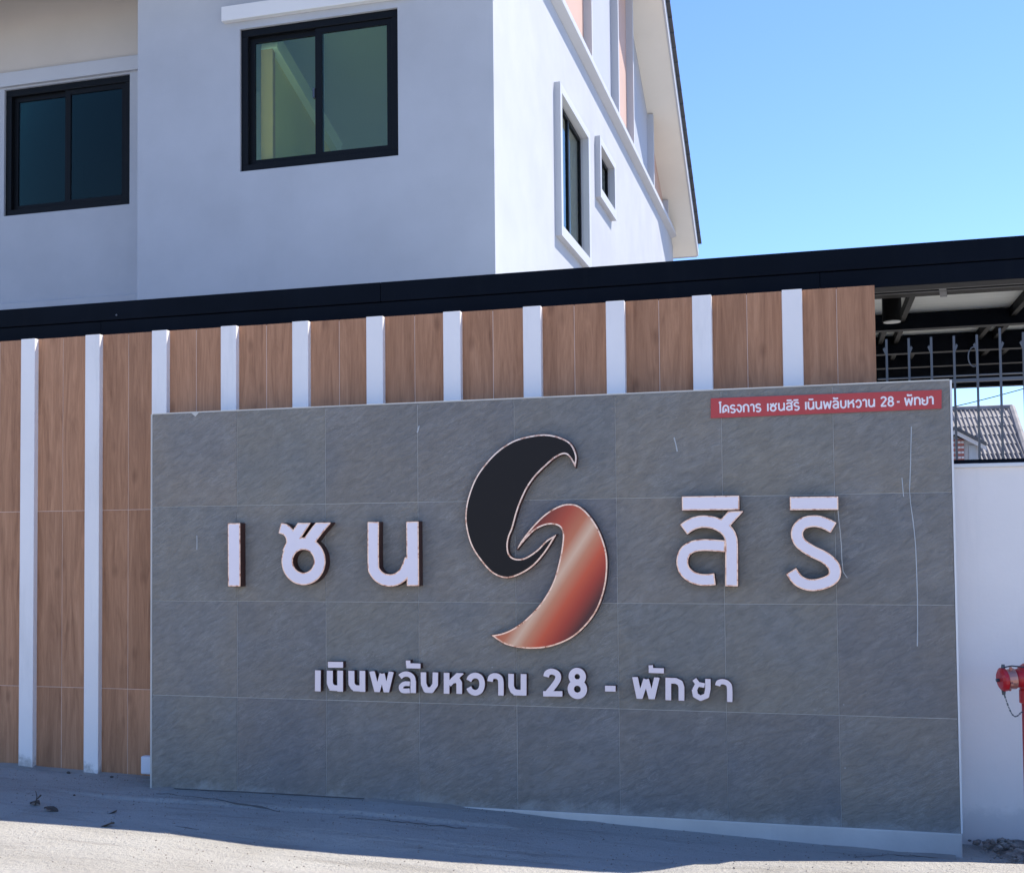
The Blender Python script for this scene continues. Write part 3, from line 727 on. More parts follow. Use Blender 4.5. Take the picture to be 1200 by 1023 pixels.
big_letter('raised white letter right of the emblem with a tail and flat bar above', [
    [S([(799, 590), (866.5, 589)], 17)],
    [S([(801, 620.5), (811, 614), (824, 611), (839, 613.5), (851, 621), (856.8, 632), (857.4, 650)], 14.8, True), S([(857.3, 645), (857.4, 687)], 15.2),
     S([(866, 595), (846, 617)], 13.5), ('clip', px([(850, 599)])[0][1]),
     S([(838, 678.5), (824, 679.5), (811, 676), (802, 668), (799.5, 657), (803, 646.5), (812, 640.5), (826, 638.5), (850, 640)], 14.0, True)]], 3)
big_letter('raised white letter shaped like an S with a flat bar above, rightmost', [
    [S([(925.5, 590), (982.5, 589.5)], 16.5)],
    [S([(977, 618.5), (966, 613), (954, 610.5), (941, 613.5), (934, 623), (937, 635), (950, 645), (967, 653.5), (977.5, 664.5), (977, 676), (966, 683), (950, 685.5), (936, 680.5), (927, 669)], 14.5, True)]], 4)

# emblem
emb = thing('emblem', 'two interlocked swooshes, upper black and lower copper, rimmed in copper', 'emblem', (2.5, 0, 0.95))
def zp(pts): return [(530 + u / 3.53, 490 + v / 3.53) for u, v in pts]
black = [(509, 205), (514, 155), (490, 104), (440, 77), (380, 67), (310, 76), (250, 95), (190, 134), (140, 185), (95, 250), (65, 330), (54, 400), (59, 460), (80, 530), (120, 592),
         (165, 640), (215, 661), (265, 653), (330, 616), (385, 555), (432, 480), (390, 505), (350, 545), (300, 577), (260, 580), (236, 562), (230, 525), (236, 490), (250, 455), (265, 400), (282, 350), (310, 290), (345, 240), (390, 195), (430, 162), (465, 149), (487, 165)]
cop = [(267, 545), (285, 508), (330, 450), (380, 400), (430, 368), (475, 354), (520, 361), (562, 395), (603, 455), (632, 530), (642, 600), (634, 690), (606, 780), (560, 850), (500, 905),
       (430, 938), (360, 952), (290, 951), (225, 937), (188, 917), (161, 897), (205, 889), (250, 870), (300, 835), (350, 785), (390, 730), (420, 670), (440, 600), (452, 540), (457, 480), (442, 448), (400, 440), (350, 458), (310, 494)]
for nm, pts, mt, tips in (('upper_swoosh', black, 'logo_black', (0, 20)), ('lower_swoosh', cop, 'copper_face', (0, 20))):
    q = px(zp(pts), -0.045)
    seg_a = catmull(q[tips[0]:tips[1] + 1], 5); seg_b = catmull(q[tips[1]:] + [q[0]], 5)
    F = field([('p', seg_a[:-1] + seg_b[:-1])], h=0.0028)
    c = solid(nm, contours(*F[:1], F[1], F[2], F[3], 0.002), -0.0445, 0.043, 'brown_return', emb, (2.5, 0, 0.95))
    solid('swoosh_rim', contours(F[0], F[1], F[2], F[3], -0.0005), -0.0465, 0.004, 'copper', c, (2.5, 0, 0.95))
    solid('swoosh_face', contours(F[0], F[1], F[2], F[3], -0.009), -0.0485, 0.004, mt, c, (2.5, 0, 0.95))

# small raised line
YS = -0.044
line = thing('address_lettering', 'small raised white Thai lettering with 28 under the emblem', 'lettering', (2.4, 0, 0.66))
def T(pts, wpx, curve=False): return S(pts, wpx, curve, YS)
small = [
    [T([(372.6, 785), (372.4, 810)], 7)],
    [T([(384.2, 778.6), (402.3, 778.8)], 6.8)],
    [T([(386.6, 785.3), (386.6, 800), (388, 804), (391, 806)], 7.4), T([(386, 805.5), (402, 806.5)], 6.6), T([(398.7, 785.3), (398.7, 810.4)], 7)],
    [T([(411.8, 785.5), (412, 801), (414, 804.5), (417, 806.3)], 7.4), T([(413.5, 806), (428, 806.6)], 7), T([(424.7, 785.5), (424.8, 810.6)], 7)],
    [T([(435.8, 786), (442.2, 811)], 6.6), T([(442.2, 811), (447.8, 789)], 6.0), T([(447.8, 789), (452.8, 811.6)], 6.2), T([(452.8, 811.6), (458.6, 786.5)], 6.2), ('clip', unproj(447, 786.3, YS)[1]), ('clipb', unproj(447, 811, YS)[1])],
    [T([(468.6, 793), (473, 790), (479, 790), (483.6, 794), (484.2, 801)], 6.2, True), T([(484.3, 797), (484.3, 812)], 6.8),
     T([(480.5, 801), (474, 801), (470, 804.5), (472, 809), (480.5, 809)], 5.6, True)],
    [T([(478.2, 773.5), (478.4, 779.5)], 5.6), T([(476.0, 779.8), (493, 780.2)], 6)],
    [T([(496.2, 787.3), (496.4, 801), (499.4, 808), (505.5, 808.5), (510, 802), (510.3, 787.4)], 6.8)],
    [T([(523.4, 787.8), (523.4, 812.8)], 7), T([(526, 802), (532, 795.5), (541.5, 787)], 6.4), T([(531, 797), (536, 796.5), (538.2, 800), (538.2, 813)], 7), ('clip', unproj(531, 788, YS)[1])],
    [T([(549.3, 797.5), (552, 793), (557.5, 791.2), (563, 794), (565, 801), (563, 808.5), (557.5, 811.5), (552, 809.5), (549.3, 805)], 6.8, True)],
    [T([(574.3, 798.5), (575.5, 793.5), (580, 791.7), (585, 793.5), (587, 799), (587, 815)], 6.8, True)],
    [T([(599, 789), (599, 804), (601, 809), (605, 811.3)], 7), T([(601.5, 811), (614, 811.5)], 7), T([(613.6, 789.3), (613.6, 815)], 7.2)],
    [T([(640, 793), (641.5, 788.5), (647, 786.6), (653, 789.5), (654, 795), (650, 802), (641, 813)], 7.2, True), T([(636.3, 812.6), (659.3, 812.8)], 6.6)],
    [('r', unproj(676.5, 792.6, YS), 0.033, 0.0185), ('r', unproj(676.6, 807.2, YS), 0.038, 0.0195)],
    [T([(708.8, 806.5), (721.6, 806.8)], 7.2)],
    [T([(744, 792.5), (749.5, 819)], 7), T([(749.5, 819), (757.2, 795.5)], 6.6), T([(757.2, 795.5), (763.8, 819.6)], 6.8), T([(763.8, 819.6), (770, 793)], 6.8), ('clip', unproj(757, 793, YS)[1]), ('clipb', unproj(757, 819, YS)[1])],
    [T([(762.6, 779), (762.9, 785)], 5.6), T([(760, 785.3), (778.3, 785.8)], 6.4)],
    [T([(783.2, 793.6), (783.2, 820.4)], 7.2), T([(781, 797.3), (792, 797.5), (797, 800), (798.6, 805), (798.6, 821)], 7.2)],
    [T([(813.5, 795.5), (818, 801.5), (826, 803)], 6), T([(817.5, 801.5), (813.6, 808.5)], 6), T([(813.6, 807), (815, 814.5), (821, 817.8), (828, 815), (829.6, 807), (829.6, 795)], 6.8)],
    [T([(841, 803.5), (842.5, 799.5), (848, 798.6), (853, 801), (855, 806), (855.2, 822.5)], 6.8, True)],
]
for sh in small:
    F = field(sh, h=0.0011)
    o = solid('letter', contours(*F[:1], F[1], F[2], F[3], 0.0), YS, 0.0425, 'brown_return', line, (2.4, 0, 0.66))
    f = solid('letter_face', contours(F[0], F[1], F[2], F[3], -0.0012), YS - 0.0015, 0.003, 'letter_small', o, (2.4, 0, 0.66))

# red strip with printed text
strip = thing('red_name_strip', 'red strip with white Thai lettering at the top right of the grey sign', 'sign', (4.15, 0, 2.25))
cs = [unproj(833, 490.3, 0), unproj(1103.2, 479, 0), unproj(1103.4, 457, 0), unproj(833, 467, 0)]
put('strip_panel', MB().prism([(x, -0.0065, z) for x, z in cs], (0, 0.005, 0)), 'strip_red', strip)
A = math.pi / 180
def arc(cx_, cz_, rx, rz, a0, a1, n=8): return [(cx_ + rx * math.cos((a0 + (a1 - a0) * i / n) * A), cz_ + rz * math.sin((a0 + (a1 - a0) * i / n) * A)) for i in range(n + 1)]
G = {   # unit glyphs, height 1, (width, strokes)
    'เ': (0.2, [[(0.1, 1), (0.1, 0)]]),
    'โ': (0.3, [[(0.15, 1.2), (0.15, 0)], [(0.15, 1.2), (0.0, 1.45)], [(0.0, 1.45), (0.30, 1.40)]]),
    'ค': (0.85, [arc(0.42, 0.55, 0.35, 0.42, 0, 180) + [(0.07, 0)], [(0.77, 0.55), (0.77, 0)], [(0.12, 0.12), (0.5, 0.32), (0.42, 0.48), (0.3, 0.42)]]),
    'ร': (0.7, [arc(0.35, 0.73, 0.28, 0.24, 20, 240, 8) + [(0.5, 0.45)] + arc(0.35, 0.26, 0.28, 0.26, 40, -150, 8)]),
    'ง': (0.7, [[(0.0, 0.5), (0.32, 0.05)], arc(0.32, 0.5, 0.3, 0.46, -90, 130, 10)]),
    'ก': (0.8, [[(0.1, 0), (0.1, 0.62), (0.02, 0.75)] + arc(0.38, 0.62, 0.33, 0.35, 160, 0, 8) + [(0.71, 0)]]),
    'า': (0.55, [arc(0.24, 0.70, 0.22, 0.26, 160, 0, 8) + [(0.46, 0)]]),
    'ซ': (0.9, [arc(0.42, 0.34, 0.32, 0.32, 0, 360, 16), [(0.12, 0.5), (0.5, 0.98)], [(0.05, 0.95), (0.28, 0.72)], [(0.55, 0.6), (0.88, 1.0)]]),
    'น': (0.85, [[(0.1, 1), (0.1, 0.35)] + arc(0.38, 0.35, 0.28, 0.30, 180, 360, 8), [(0.74, 1), (0.74, 0)]]),
    'ส': (0.8, [arc(0.36, 0.68, 0.32, 0.28, 160, 0, 8) + [(0.68, 0)], arc(0.36, 0.28, 0.28, 0.24, 60, 320, 8), [(0.36, 0.52), (0.66, 0.52)], [(0.55, 0.85), (0.85, 1.15)]]),
    'พ': (1.05, [[(0.06, 1), (0.25, 0.05), (0.52, 0.8), (0.78, 0.05), (0.98, 1)]]),
    'ล': (0.8, [arc(0.36, 0.68, 0.32, 0.28, 160, 0, 8) + [(0.68, 0)], arc(0.36, 0.28, 0.28, 0.24, 60, 320, 8), [(0.36, 0.52), (0.66, 0.52)]]),
    'บ': (0.8, [[(0.1, 1), (0.1, 0.38)] + arc(0.4, 0.38, 0.3, 0.34, 180, 360, 8) + [(0.7, 1)]]),
    'ห': (0.85, [[(0.1, 1), (0.1, 0)], [(0.12, 0.45), (0.78, 1.0)], arc(0.45, 0.45, 0.28, 0.22, 100, 0, 6) + [(0.73, 0)]]),
    'ว': (0.75, [arc(0.36, 0.48, 0.32, 0.46, 160, -140, 14)]),
    'ท': (0.8, [[(0.1, 1), (0.1, 0)], arc(0.42, 0.6, 0.3, 0.34, 170, 0, 8) + [(0.72, 0)]]),
    'ย': (0.8, [arc(0.25, 0.72, 0.16, 0.2, 140, 280, 6) + [(0.45, 0.5)], arc(0.4, 0.32, 0.32, 0.30, 150, 360, 8) + [(0.72, 1)]]),
    '2': (0.7, [arc(0.34, 0.92, 0.28, 0.26, 170, -20, 8) + [(0.05, 0.06)], [(0.03, 0.06), (0.66, 0.06)]]),
    '8': (0.7, [arc(0.34, 0.90, 0.24, 0.25, 0, 360, 12), arc(0.34, 0.33, 0.29, 0.30, 0, 360, 12)]),
    '-': (0.45, [[(0.05, 0.5), (0.38, 0.5)]]),
    'ิ': (0.0, [[(-0.72, 1.28), (-0.12, 1.28)]]), 'ั': (0.0, [[(-0.66, 1.42), (-0.62, 1.24), (-0.1, 1.28)]]),
}
def strip_word(word, u0, u1):
    v0 = 489 - (u0 - 833) * 0.041; xa, za = unproj(u0, v0 - 4.2, 0); xb, zb = unproj(u1, 489 - (u1 - 833) * 0.041 - 4.2, 0)
    wd = sum(G[c][0] + (0.13 if G[c][0] else 0) for c in word) - 0.13
    Hh = 0.043; sxx = (xb - xa) / wd; pen = 0.0
    for c in word:
        gw, st = G[c]; shapes = []
        for s in st:
            pts = [(xa + (pen + p[0]) * sxx if gw else xa + (pen - 0.13 + p[0]) * sxx, za + (zb - za) * (pen + p[0]) / wd + p[1] * Hh) for p in s]
            shapes.append(('s', pts, 0.0045))
        if gw: pen += gw + 0.13
        F = field(shapes, pad=0.008, h=0.0011)
        solid('letter', contours(F[0], F[1], F[2], F[3], 0.0), -0.0078 - (0 if gw else 0.0002), 0.002, 'print_white', strip, (4.15, 0, 2.25))
strip_word('โครงการ', 843, 892); strip_word('เซนสิริ', 899, 937); strip_word('เนินพลับหวาน', 943.5, 1025.5)
strip_word('28', 1032, 1047.5); strip_word('-', 1050.5, 1055); strip_word('พัทยา', 1060, 1094)

# loose string hanging at the last letter
mbs = MB(); pts = px([(982, 597), (983, 610), (984.5, 622), (986, 640), (986.5, 655), (988, 670), (993, 677)], -0.058)
mbs.tube([(x, -0.060, z) for x, z in pts], 0.0018, 5)
tag(put('loose_string', mbs, 'string', loc=(pts[0][0], -0.06, pts[-1][1])), 'thin pale string hanging beside the rightmost raised letter', 'string')

# ------------------------------------------------------------------ canopy
can = thing('canopy', 'long flat canopy of dark steel beams with pale sheet ceiling over the entrance', 'canopy', (4, 2.5, 0))
XR = 12.5; XLc = -9.0
for xa, xb in ((XLc, -3.1), (-3.098, 1.42), (1.4215, 5.9), (5.902, XR)):
    put('fascia_beam', MB().box(xa, xb, 0.402 + (0.0015 if xa > 0 else 0), 0.46, 3.118, 3.245), 'steel_navy', can, bevel=0.003)
for xa, xb in ((XLc, -0.65), (-0.6485, 4.15), (4.1515, XR)):
    put('fascia_beam', MB().box(xa, xb, 0.410, 0.56, 3.005, 3.114), 'steel_navy', can, bevel=0.003)
for x in (-0.52,):
    put('screw', MB().tube([(x, 0.4035, 3.15), (x, 0.398, 3.15)], 0.007, 8), 'galv', can)
put('beam_lip', MB().box(4.46, XR, 0.561, 0.574, 3.006, 3.012), 'galv', can)
put('beam_lip', MB().box(4.46, XR, 0.76, 0.774, 3.030, 3.036), 'galv', can)
put('purlin', MB().box(XLc, XR, 0.575, 0.93, 3.037, 3.19), 'steel_black', can)
put('roof_sheet', MB().box(XLc, XR, 0.46, 2.3, 3.222, 3.24), 'sheet', can)
put('roof_sheet', MB().box(1.65, XR, 2.3, 5.45, 3.222, 3.24), 'sheet', can)
for y, z0 in ((2.48, 3.10), (3.50, 3.075), (4.42, 3.085), (5.3, 2.99)):
    put('beam', MB().box(1.7, XR, y, y + 0.10, z0, 3.215), 'steel_navy', can, bevel=0.003)
for x in (2.5, 3.9, 4.73, 5.48, 6.25, 7.0, 7.9, 8.8, 9.8, 10.8, 11.8):
    put('rafter', MB().box(x, x + 0.035, 0.93, 2.48, 3.15, 3.218), 'steel_black', can)
    if x > 4:
        put('rafter', MB().box(x + 0.02, x + 0.055, 2.58, 3.50, 3.15, 3.218), 'steel_black', can)
        put('rafter', MB().box(x - 0.10, x - 0.065, 2.58, 3.50, 3.15, 3.218), 'steel_black', can)
        put('rafter', MB().box(x + 0.05, x + 0.085, 3.60, 4.42, 3.15, 3.218), 'steel_black', can)
        put('rafter', MB().box(x + 0.20, x + 0.235, 3.60, 4.42, 3.15, 3.218), 'steel_black', can)
put('brace', MB().prism([(4.81, 0.55, 3.03), (4.85, 0.55, 3.03), (4.90, 0.95, 3.03), (4.86, 0.95, 3.03)], (0, 0, 0.012)), 'galv', can)
for x, y in ((-6.5, 0.62), (-2.2, 0.62), (1.9, 0.62), (11.9, 0.62), (11.9, 5.25), (1.75, 5.2)):
    put('post', MB().box(x, x + 0.1, y, y + 0.1, -0.1, 3.0 if y < 1 else 3.2), 'steel_navy', can)
dl = thing('downlight', 'black cylinder lamp hanging under the canopy at the right of the wood wall', 'lamp', (4.595, 1.2, 2.94))
hs = MB().tube([(4.595, 1.2, 2.94), (4.595, 1.2, 3.145)], 0.059, 28); put('housing', hs, 'steel_black', dl, smooth=False)
put('lens', MB().tube([(4.595, 1.2, 2.934), (4.595, 1.2, 2.9395)], 0.052, 28), 'lens', dl)
put('bracket', MB().box(4.535, 4.655, 1.14, 1.26, 3.146, 3.22), 'steel_black', dl)

# ------------------------------------------------------------------ white boundary wall and fence
bw = thing('boundary_wall', 'white rendered wall with thin coping at the right of the sign', 'wall', (7, 0.35, 0))
put('wall_body', MB().box(4.452, 12.0, 0.305, 0.425, -0.4, 1.945), 'wall_white', bw)
put('coping', MB().box(4.455, 12.0, 0.288, 0.44, 1.9455, 1.967), 'edge_white', bw, bevel=0.004)
fe = thing('steel_fence', 'grey steel bar fence standing on top of the white wall', 'fence', (7, 0.35, 1.967))
put('rail', MB().box(4.455, 12, 0.335, 0.365, 1.972, 1.992), 'steel_navy', fe)
put('rail', MB().box(4.455, 12, 0.336, 0.364, 2.428, 2.446), 'galv', fe)
put('rail', MB().box(4.455, 12, 0.337, 0.363, 2.462, 2.468), 'galv', fe)
k = 0
x = 4.506
while x < 11.9:
    top = 2.69 if k % 8 != 5 else 2.72
    b_ = MB().box(x - 0.0058, x + 0.0058, 0.3355, 0.3485, 1.993, top)
    put('bar', b_, 'galv', fe)
    if k < 8:
        s = 1 if k % 2 else -1
        put('spike', MB().prism([(x + 0.006 * s, 0.334, 2.60), (x + 0.020 * s, 0.334, 2.635), (x + 0.010 * s, 0.334, 2.645), (x + 0.004 * s, 0.334, 2.62)], (0, 0.006, 0)), 'galv', fe)
    x += 0.1193; k += 1
cc = [(4.965 + 0.03 * math.cos(t), 0.325, 2.565 + 0.055 * math.sin(t)) for t in np.linspace(1.2, 5.2, 14)]
tag(put('cable_loop', MB().tube(cc, 0.0035, 6), 'galv', loc=(4.965, 0.325, 2.51)), 'small loop of grey cable hooked on the steel fence bars', 'cable')

# ------------------------------------------------------------------ distant house
fh = thing('distant_house', 'distant house with a grey ribbed tile roof and small gable seen through the fence', 'house', (7, 26, 0))
D0 = 24.0; ze = 3.2; yr = 27.2; zr = 4.95 + 0.0
zr = unproj(1150, 480, yr)[1]; xr = unproj(1186, 479, yr)[0]; ze = unproj(1150, 545, D0)[1]; xe = unproj(1207, 545, D0)[0]
roof = MB(); nc = 6
for i in range(nc):
    t0, t1 = i / nc, (i + 1.0) / nc
    y0_, y1_ = D0 + (yr - D0) * t0, D0 + (yr - D0) * t1; z0_, z1_ = ze + (zr - ze) * t0, ze + (zr - ze) * t1
    xe0, xe1 = xe + (xr - xe) * t0, xe + (xr - xe) * t1
    roof.prism([(1.0, y0_, z0_ + 0.03), (xe0, y0_, z0_ + 0.03), (xe1, y1_, z1_), (1.0, y1_, z1_)], (0, 0, -0.08))
o = put('roof_tiles', roof, 'far_roof', fh)
rib = MB(); x = 5.5
while x < xe:
    # ribs run up the slope; shorten at the hip
    t1 = 1.0 if x < xr else max(0.02, (xe - x) / (xe - xr))
    ya, za, yb, zb = D0, ze + 0.05, D0 + (yr - D0) * t1, ze + (zr - ze) * t1 + 0.02
    rib.prism([(x, ya, za), (x + 0.028, ya, za + 0.04), (x + 0.056, ya, za)], (0, yb - ya, zb - za)); x += 0.105
o = put('tile_ribs', rib, 'far_roof', fh); o['kind'] = 'stuff'
put('ridge_cap', MB().tube([(1.0, yr, zr + 0.02), (xr, yr, zr + 0.02)], 0.09, 8), 'far_roof', fh)
put('hip_cap', MB().tube([(xr, yr, zr + 0.02), (xe, D0, ze + 0.03)], 0.09, 8), 'far_roof', fh)
put('wall', MB().box(1.2, xe - 0.5, D0 + 0.5, D0 + 6, -0.1, ze - 0.05), 'render_white', fh)
put('eave_board', MB().box(1.0, xe, D0 - 0.03, D0 - 0.002, ze - 0.15, ze + 0.05), 'roof_dark', fh)
back = MB().prism([(1.0, yr, zr - 0.03), (xr, yr, zr - 0.03), (xe, yr + 3.2, ze), (1.0, yr + 3.2, ze)], (0, 0, -0.06)); put('back_slope', back, 'far_roof', fh)
# small gable in front
Yg = 22.0
ga = unproj(1119, 503, Yg); gr = unproj(1156, 522, Yg); gl = (2 * ga[0] - gr[0], gr[1]); gb = 2.2
xw = unproj(1148, 530, Yg)[0]; wl = 2 * ga[0] - xw
zt = gr[1] + 0.06
put('gable_wall', MB().prism([(wl, Yg + 0.25, gb), (xw, Yg + 0.25, gb), (xw, Yg + 0.25, zt - 0.02), (ga[0], Yg + 0.25, ga[1] - 0.13), (wl, Yg + 0.25, zt - 0.02)], (0, 3.5, 0)), 'render_white', fh)
sl_ = (ga[1] - gr[1]) / (gr[0] - ga[0])
for s in (-1, 1):
    e = gr[0] if s > 0 else gl[0]
    put('gable_roof', MB().prism([(ga[0], Yg - 0.05, ga[1]), (e, Yg - 0.05, gr[1]), (e, Yg - 0.05, gr[1] + 0.07), (ga[0], Yg - 0.05, ga[1] + 0.07)], (0, 4, 0)), 'roof_dark', fh)
    put('gable_board', MB().prism([(ga[0], Yg, ga[1] - 0.11), (e, Yg, gr[1] - 0.11), (e, Yg, gr[1] - 0.01), (ga[0], Yg, ga[1] - 0.01)], (0, 0.04, 0)), 'trim_white', fh)
lx0, lx1 = unproj(1112, 520, Yg)[0], unproj(1131, 520, Yg)[0]; lz1 = unproj(1125, 514, Yg)[1]; lz0 = gb
put('lattice_panel', MB().box(lx0, lx1, Yg + 0.20, Yg + 0.245, lz0, lz1), 'brickred', fh)
for i in range(5):
    for j in range(11):
        cx_ = lx0 + (i + 0.5) * (lx1 - lx0) / 5; cz_ = lz1 - (j + 0.6) * 0.115
        if cz_ < lz0 + 0.05: continue
        put('lattice_block', MB().box(cx_ - 0.028, cx_ + 0.028, Yg + 0.18, Yg + 0.1995, cz_ - 0.025, cz_ + 0.025), 'trim_white', fh)
wx0, wx1 = unproj(1137, 530, Yg)[0], unproj(1145, 530, Yg)[0]
put('window', MB().box(wx0, wx1, Yg + 0.21, Yg + 0.245, gb, unproj(1140, 521, Yg)[1]), 'far_blue', fh)
# overhead line
a = Vector((3.5, 15, 3.45)); b_ = Vector((9.5, 15, 4.70))
pts = [tuple(a.lerp(b_, t) - Vector((0, 0, 0.25 * 4 * t * (1 - t)))) for t in np.linspace(0, 1, 16)]
tag(put('overhead_wire', MB().tube(pts, 0.008, 5), 'steel_navy', loc=(6.5, 15, 3.9)), 'thin overhead wire crossing the sky above the distant roof', 'wire')

# ------------------------------------------------------------------ fire hydrant riser
hx, hy = 5.148, -0.08; hz = gz(hx, hy) - 0.05
hd = thing('hydrant_riser', 'red fire hydrant riser with a capped side outlet and hanging chain', 'hydrant', (hx, hy, hz + 0.05))
put('pipe', MB().tube([(hx, hy, hz - 0.1), (hx, hy, 0.78)], 0.049, 20), 'hyd_red', hd, smooth=True)
put('flange', MB().tube([(hx, hy, hz + 0.03), (hx, hy, hz + 0.055)], 0.085, 20), 'hyd_red', hd)
put('collar', MB().tube([(hx, hy, 0.70), (hx, hy, 0.705), (hx, hy, 0.77), (hx, hy, 0.775)], [0.049, 0.060, 0.060, 0.049], 20), 'hyd_red', hd)
put('head', MB().tube([(hx, hy, 0.76), (hx, hy, 0.80), (hx, hy, 0.84), (hx, hy, 0.885), (hx, hy, 0.905), (hx, hy, 0.912)], [0.050, 0.066, 0.072, 0.064, 0.038, 0.0], 24), 'hyd_red', hd, smooth=True)
for s in (-1, 1):
    def R3(t, dz=0.0): return (hx + s * t, hy - 0.25 * t, 0.838 - 0.10 * t + dz)
    put('outlet_neck', MB().tube([R3(0.02), R3(0.085)], [0.052, 0.047], 20), 'hyd_red', hd, smooth=True)
    rg = put('coupling', MB().tube([R3(0.082), R3(0.084), R3(0.122), R3(0.126)], [0.044, 0.054, 0.050, 0.046], 20), 'hyd_brass', hd)
    for k in range(4):
        t = k * math.pi / 2 + 0.35
        p = Vector(R3(0.103)); d = Vector((0, math.cos(t), math.sin(t)))
        put('lug', MB().tube([tuple(p + d * 0.045), tuple(p + d * 0.066)], [0.009, 0.007], 8), 'hyd_brass', rg)
    cp = put('cap', MB().tube([R3(0.124), R3(0.128), R3(0.146), R3(0.156), R3(0.158)], [0.047, 0.060, 0.061, 0.045, 0.0], 22), 'hyd_red', hd)
    put('cap_nut', MB().tube([R3(0.157), R3(0.172)], 0.010, 6), 'chain', cp)
    put('cap_lug', MB().tube([tuple(Vector(R3(0.137)) + Vector((0, 0, 0.055))), tuple(Vector(R3(0.137)) + Vector((0, 0, 0.078)))], [0.011, 0.008], 8), 'chain', cp)
    put('cap_lug', MB().tube([tuple(Vector(R3(0.137)) - Vector((0, 0, 0.055))), tuple(Vector(R3(0.137)) - Vector((0, 0, 0.078)))], [0.011, 0.008], 8), 'chain', cp)
    # chain: short links from the cap to the pipe
    P0, P1 = Vector(R3(0.142, -0.058)), Vector((hx + s * 0.05, hy - 0.03, 0.66)); ch = MB(); n = 16
    def cp_(t):
        q = P0.lerp(P1, t); q.z -= 0.10 * math.sin(math.pi * min(1, t * 1.05)) ** 1.1 * 0.7; q.y -= 0.015; return q
    for i in range(n):
        a, b2 = cp_(i / n), cp_((i + 0.8) / n); ch.tube([tuple(a), tuple(b2)], 0.0042 if i % 2 else 0.0028, 6)
    put('chain', ch, 'chain', hd)
cr = [(hx + 0.02, hy - 0.06, 0.885), (hx - 0.05, hy - 0.07, 0.895), (hx - 0.10, hy - 0.06, 0.898), (hx - 0.135, hy - 0.04, 0.888)]
put('top_chain', MB().tube(cr, 0.004, 6), 'chain', hd)

# ------------------------------------------------------------------ rubble dirt at the wall foot on the right
mb = MB(); xs_ = np.arange(4.82, 7.5, 0.03); ys_ = np.arange(-0.72, 0.3045, 0.03); nx2 = len(xs_)
for yv in ys_:
    for xv in xs_:
        edge = 4.84 + 0.16 * max(0.0, min(1, (0.22 - yv) / 0.45)) + 0.05 * vnoise(xv * 6, yv * 6 + 9)
        inn = smooth((xv - edge) / 0.22) * smooth((yv + 0.66 - 0.06 * vnoise(xv * 5, 3)) / 0.12)
        hh = 0.030 * smooth((yv + 0.55) / 0.8) + 0.022 * vnoise(xv * 9, yv * 9) + 0.016 * vnoise(xv * 24, yv * 24) + 0.0
        mb.v.append((xv, yv, gz(xv, yv) - 0.03 + inn * (0.030 + max(0, hh + 0.006))))
mb.f = [(j * nx2 + i, j * nx2 + i + 1, (j + 1) * nx2 + i + 1, (j + 1) * nx2 + i) for j in range(len(ys_) - 1) for i in range(nx2 - 1)]
o = put('dirt_patch', mb, 'dirt'); o['kind'] = 'structure'
# broken lumps
def lump(rx, ry, rz, seed):
    mbl = MB(); ico = bmesh.new(); bmesh.ops.create_icosphere(ico, subdivisions=1, radius=1)
    rnd = random.Random(seed)
    for v_ in ico.verts:
        k_ = rnd.uniform(0.72, 1.15); mbl.v.append((v_.co.x * rx * k_, v_.co.y * ry * k_, v_.co.z * rz * k_))
    mbl.f = [tuple(v_.index for v_ in f_.verts) for f_ in ico.faces]; ico.free(); return mbl
big = MB()
rnd = random.Random(5)
for i in range(1300):
    xv = rnd.uniform(4.86, 7.0); yv = rnd.uniform(-0.55, 0.28); s = rnd.choice([0.005, 0.008, 0.012, 0.016, 0.022])
    if xv < 4.84 + 0.14 * max(0, min(1, (0.22 - yv) / 0.45)) + rnd.uniform(0, 0.1): continue
    l = lump(s, s * rnd.uniform(0.6, 1), s * 0.7, i); b0 = len(big.v)
    hh = 0.030 * smooth((yv + 0.55) / 0.8) + 0.022 * vnoise(xv * 9, yv * 9) + 0.016 * vnoise(xv * 24, yv * 24) + 0.0
    zz = gz(xv, yv) + 0.002 + max(0, hh + 0.006)
    big.v += [(a_ + xv, b2 + yv, c_ + zz) for a_, b2, c_ in l.v]; big.f += [tuple(b0 + q for q in f_) for f_ in l.f]
o = put('rubble', big, 'dirt'); o['kind'] = 'stuff'
# grit and sand scattered on the concrete
grit = MB(); rnd = random.Random(11)
for i in range(4200):
    xv = rnd.uniform(-2.0, 5.2); yv = -abs(rnd.gauss(0, 0.55)) + 0.0 if rnd.random() < 0.6 else rnd.uniform(-2.1, -0.05)
    if xv < -0.05: yv += 0.25
    if yv > -0.01 and xv > -0.05: continue
    if yv > 0.29: continue
    s = rnd.choice([0.0015, 0.002, 0.003, 0.003, 0.005, 0.0075])
    b0 = len(grit.v); a_ = rnd.uniform(0, 6.28); zz = gz(xv, yv)
    for k in range(4):
        grit.v.append((xv + s * math.cos(a_ + k * 1.57) * rnd.uniform(0.7, 1.2), yv + s * math.sin(a_ + k * 1.57) * rnd.uniform(0.7, 1.2), zz - 0.001))
    grit.v.append((xv, yv, zz + s * 0.8)); grit.f += [(b0 + k, b0 + (k + 1) % 4, b0 + 4) for k in range(4)] + [(b0 + 3, b0 + 2, b0 + 1, b0)]
o = put('grit', grit, 'dirt'); o['kind'] = 'stuff'

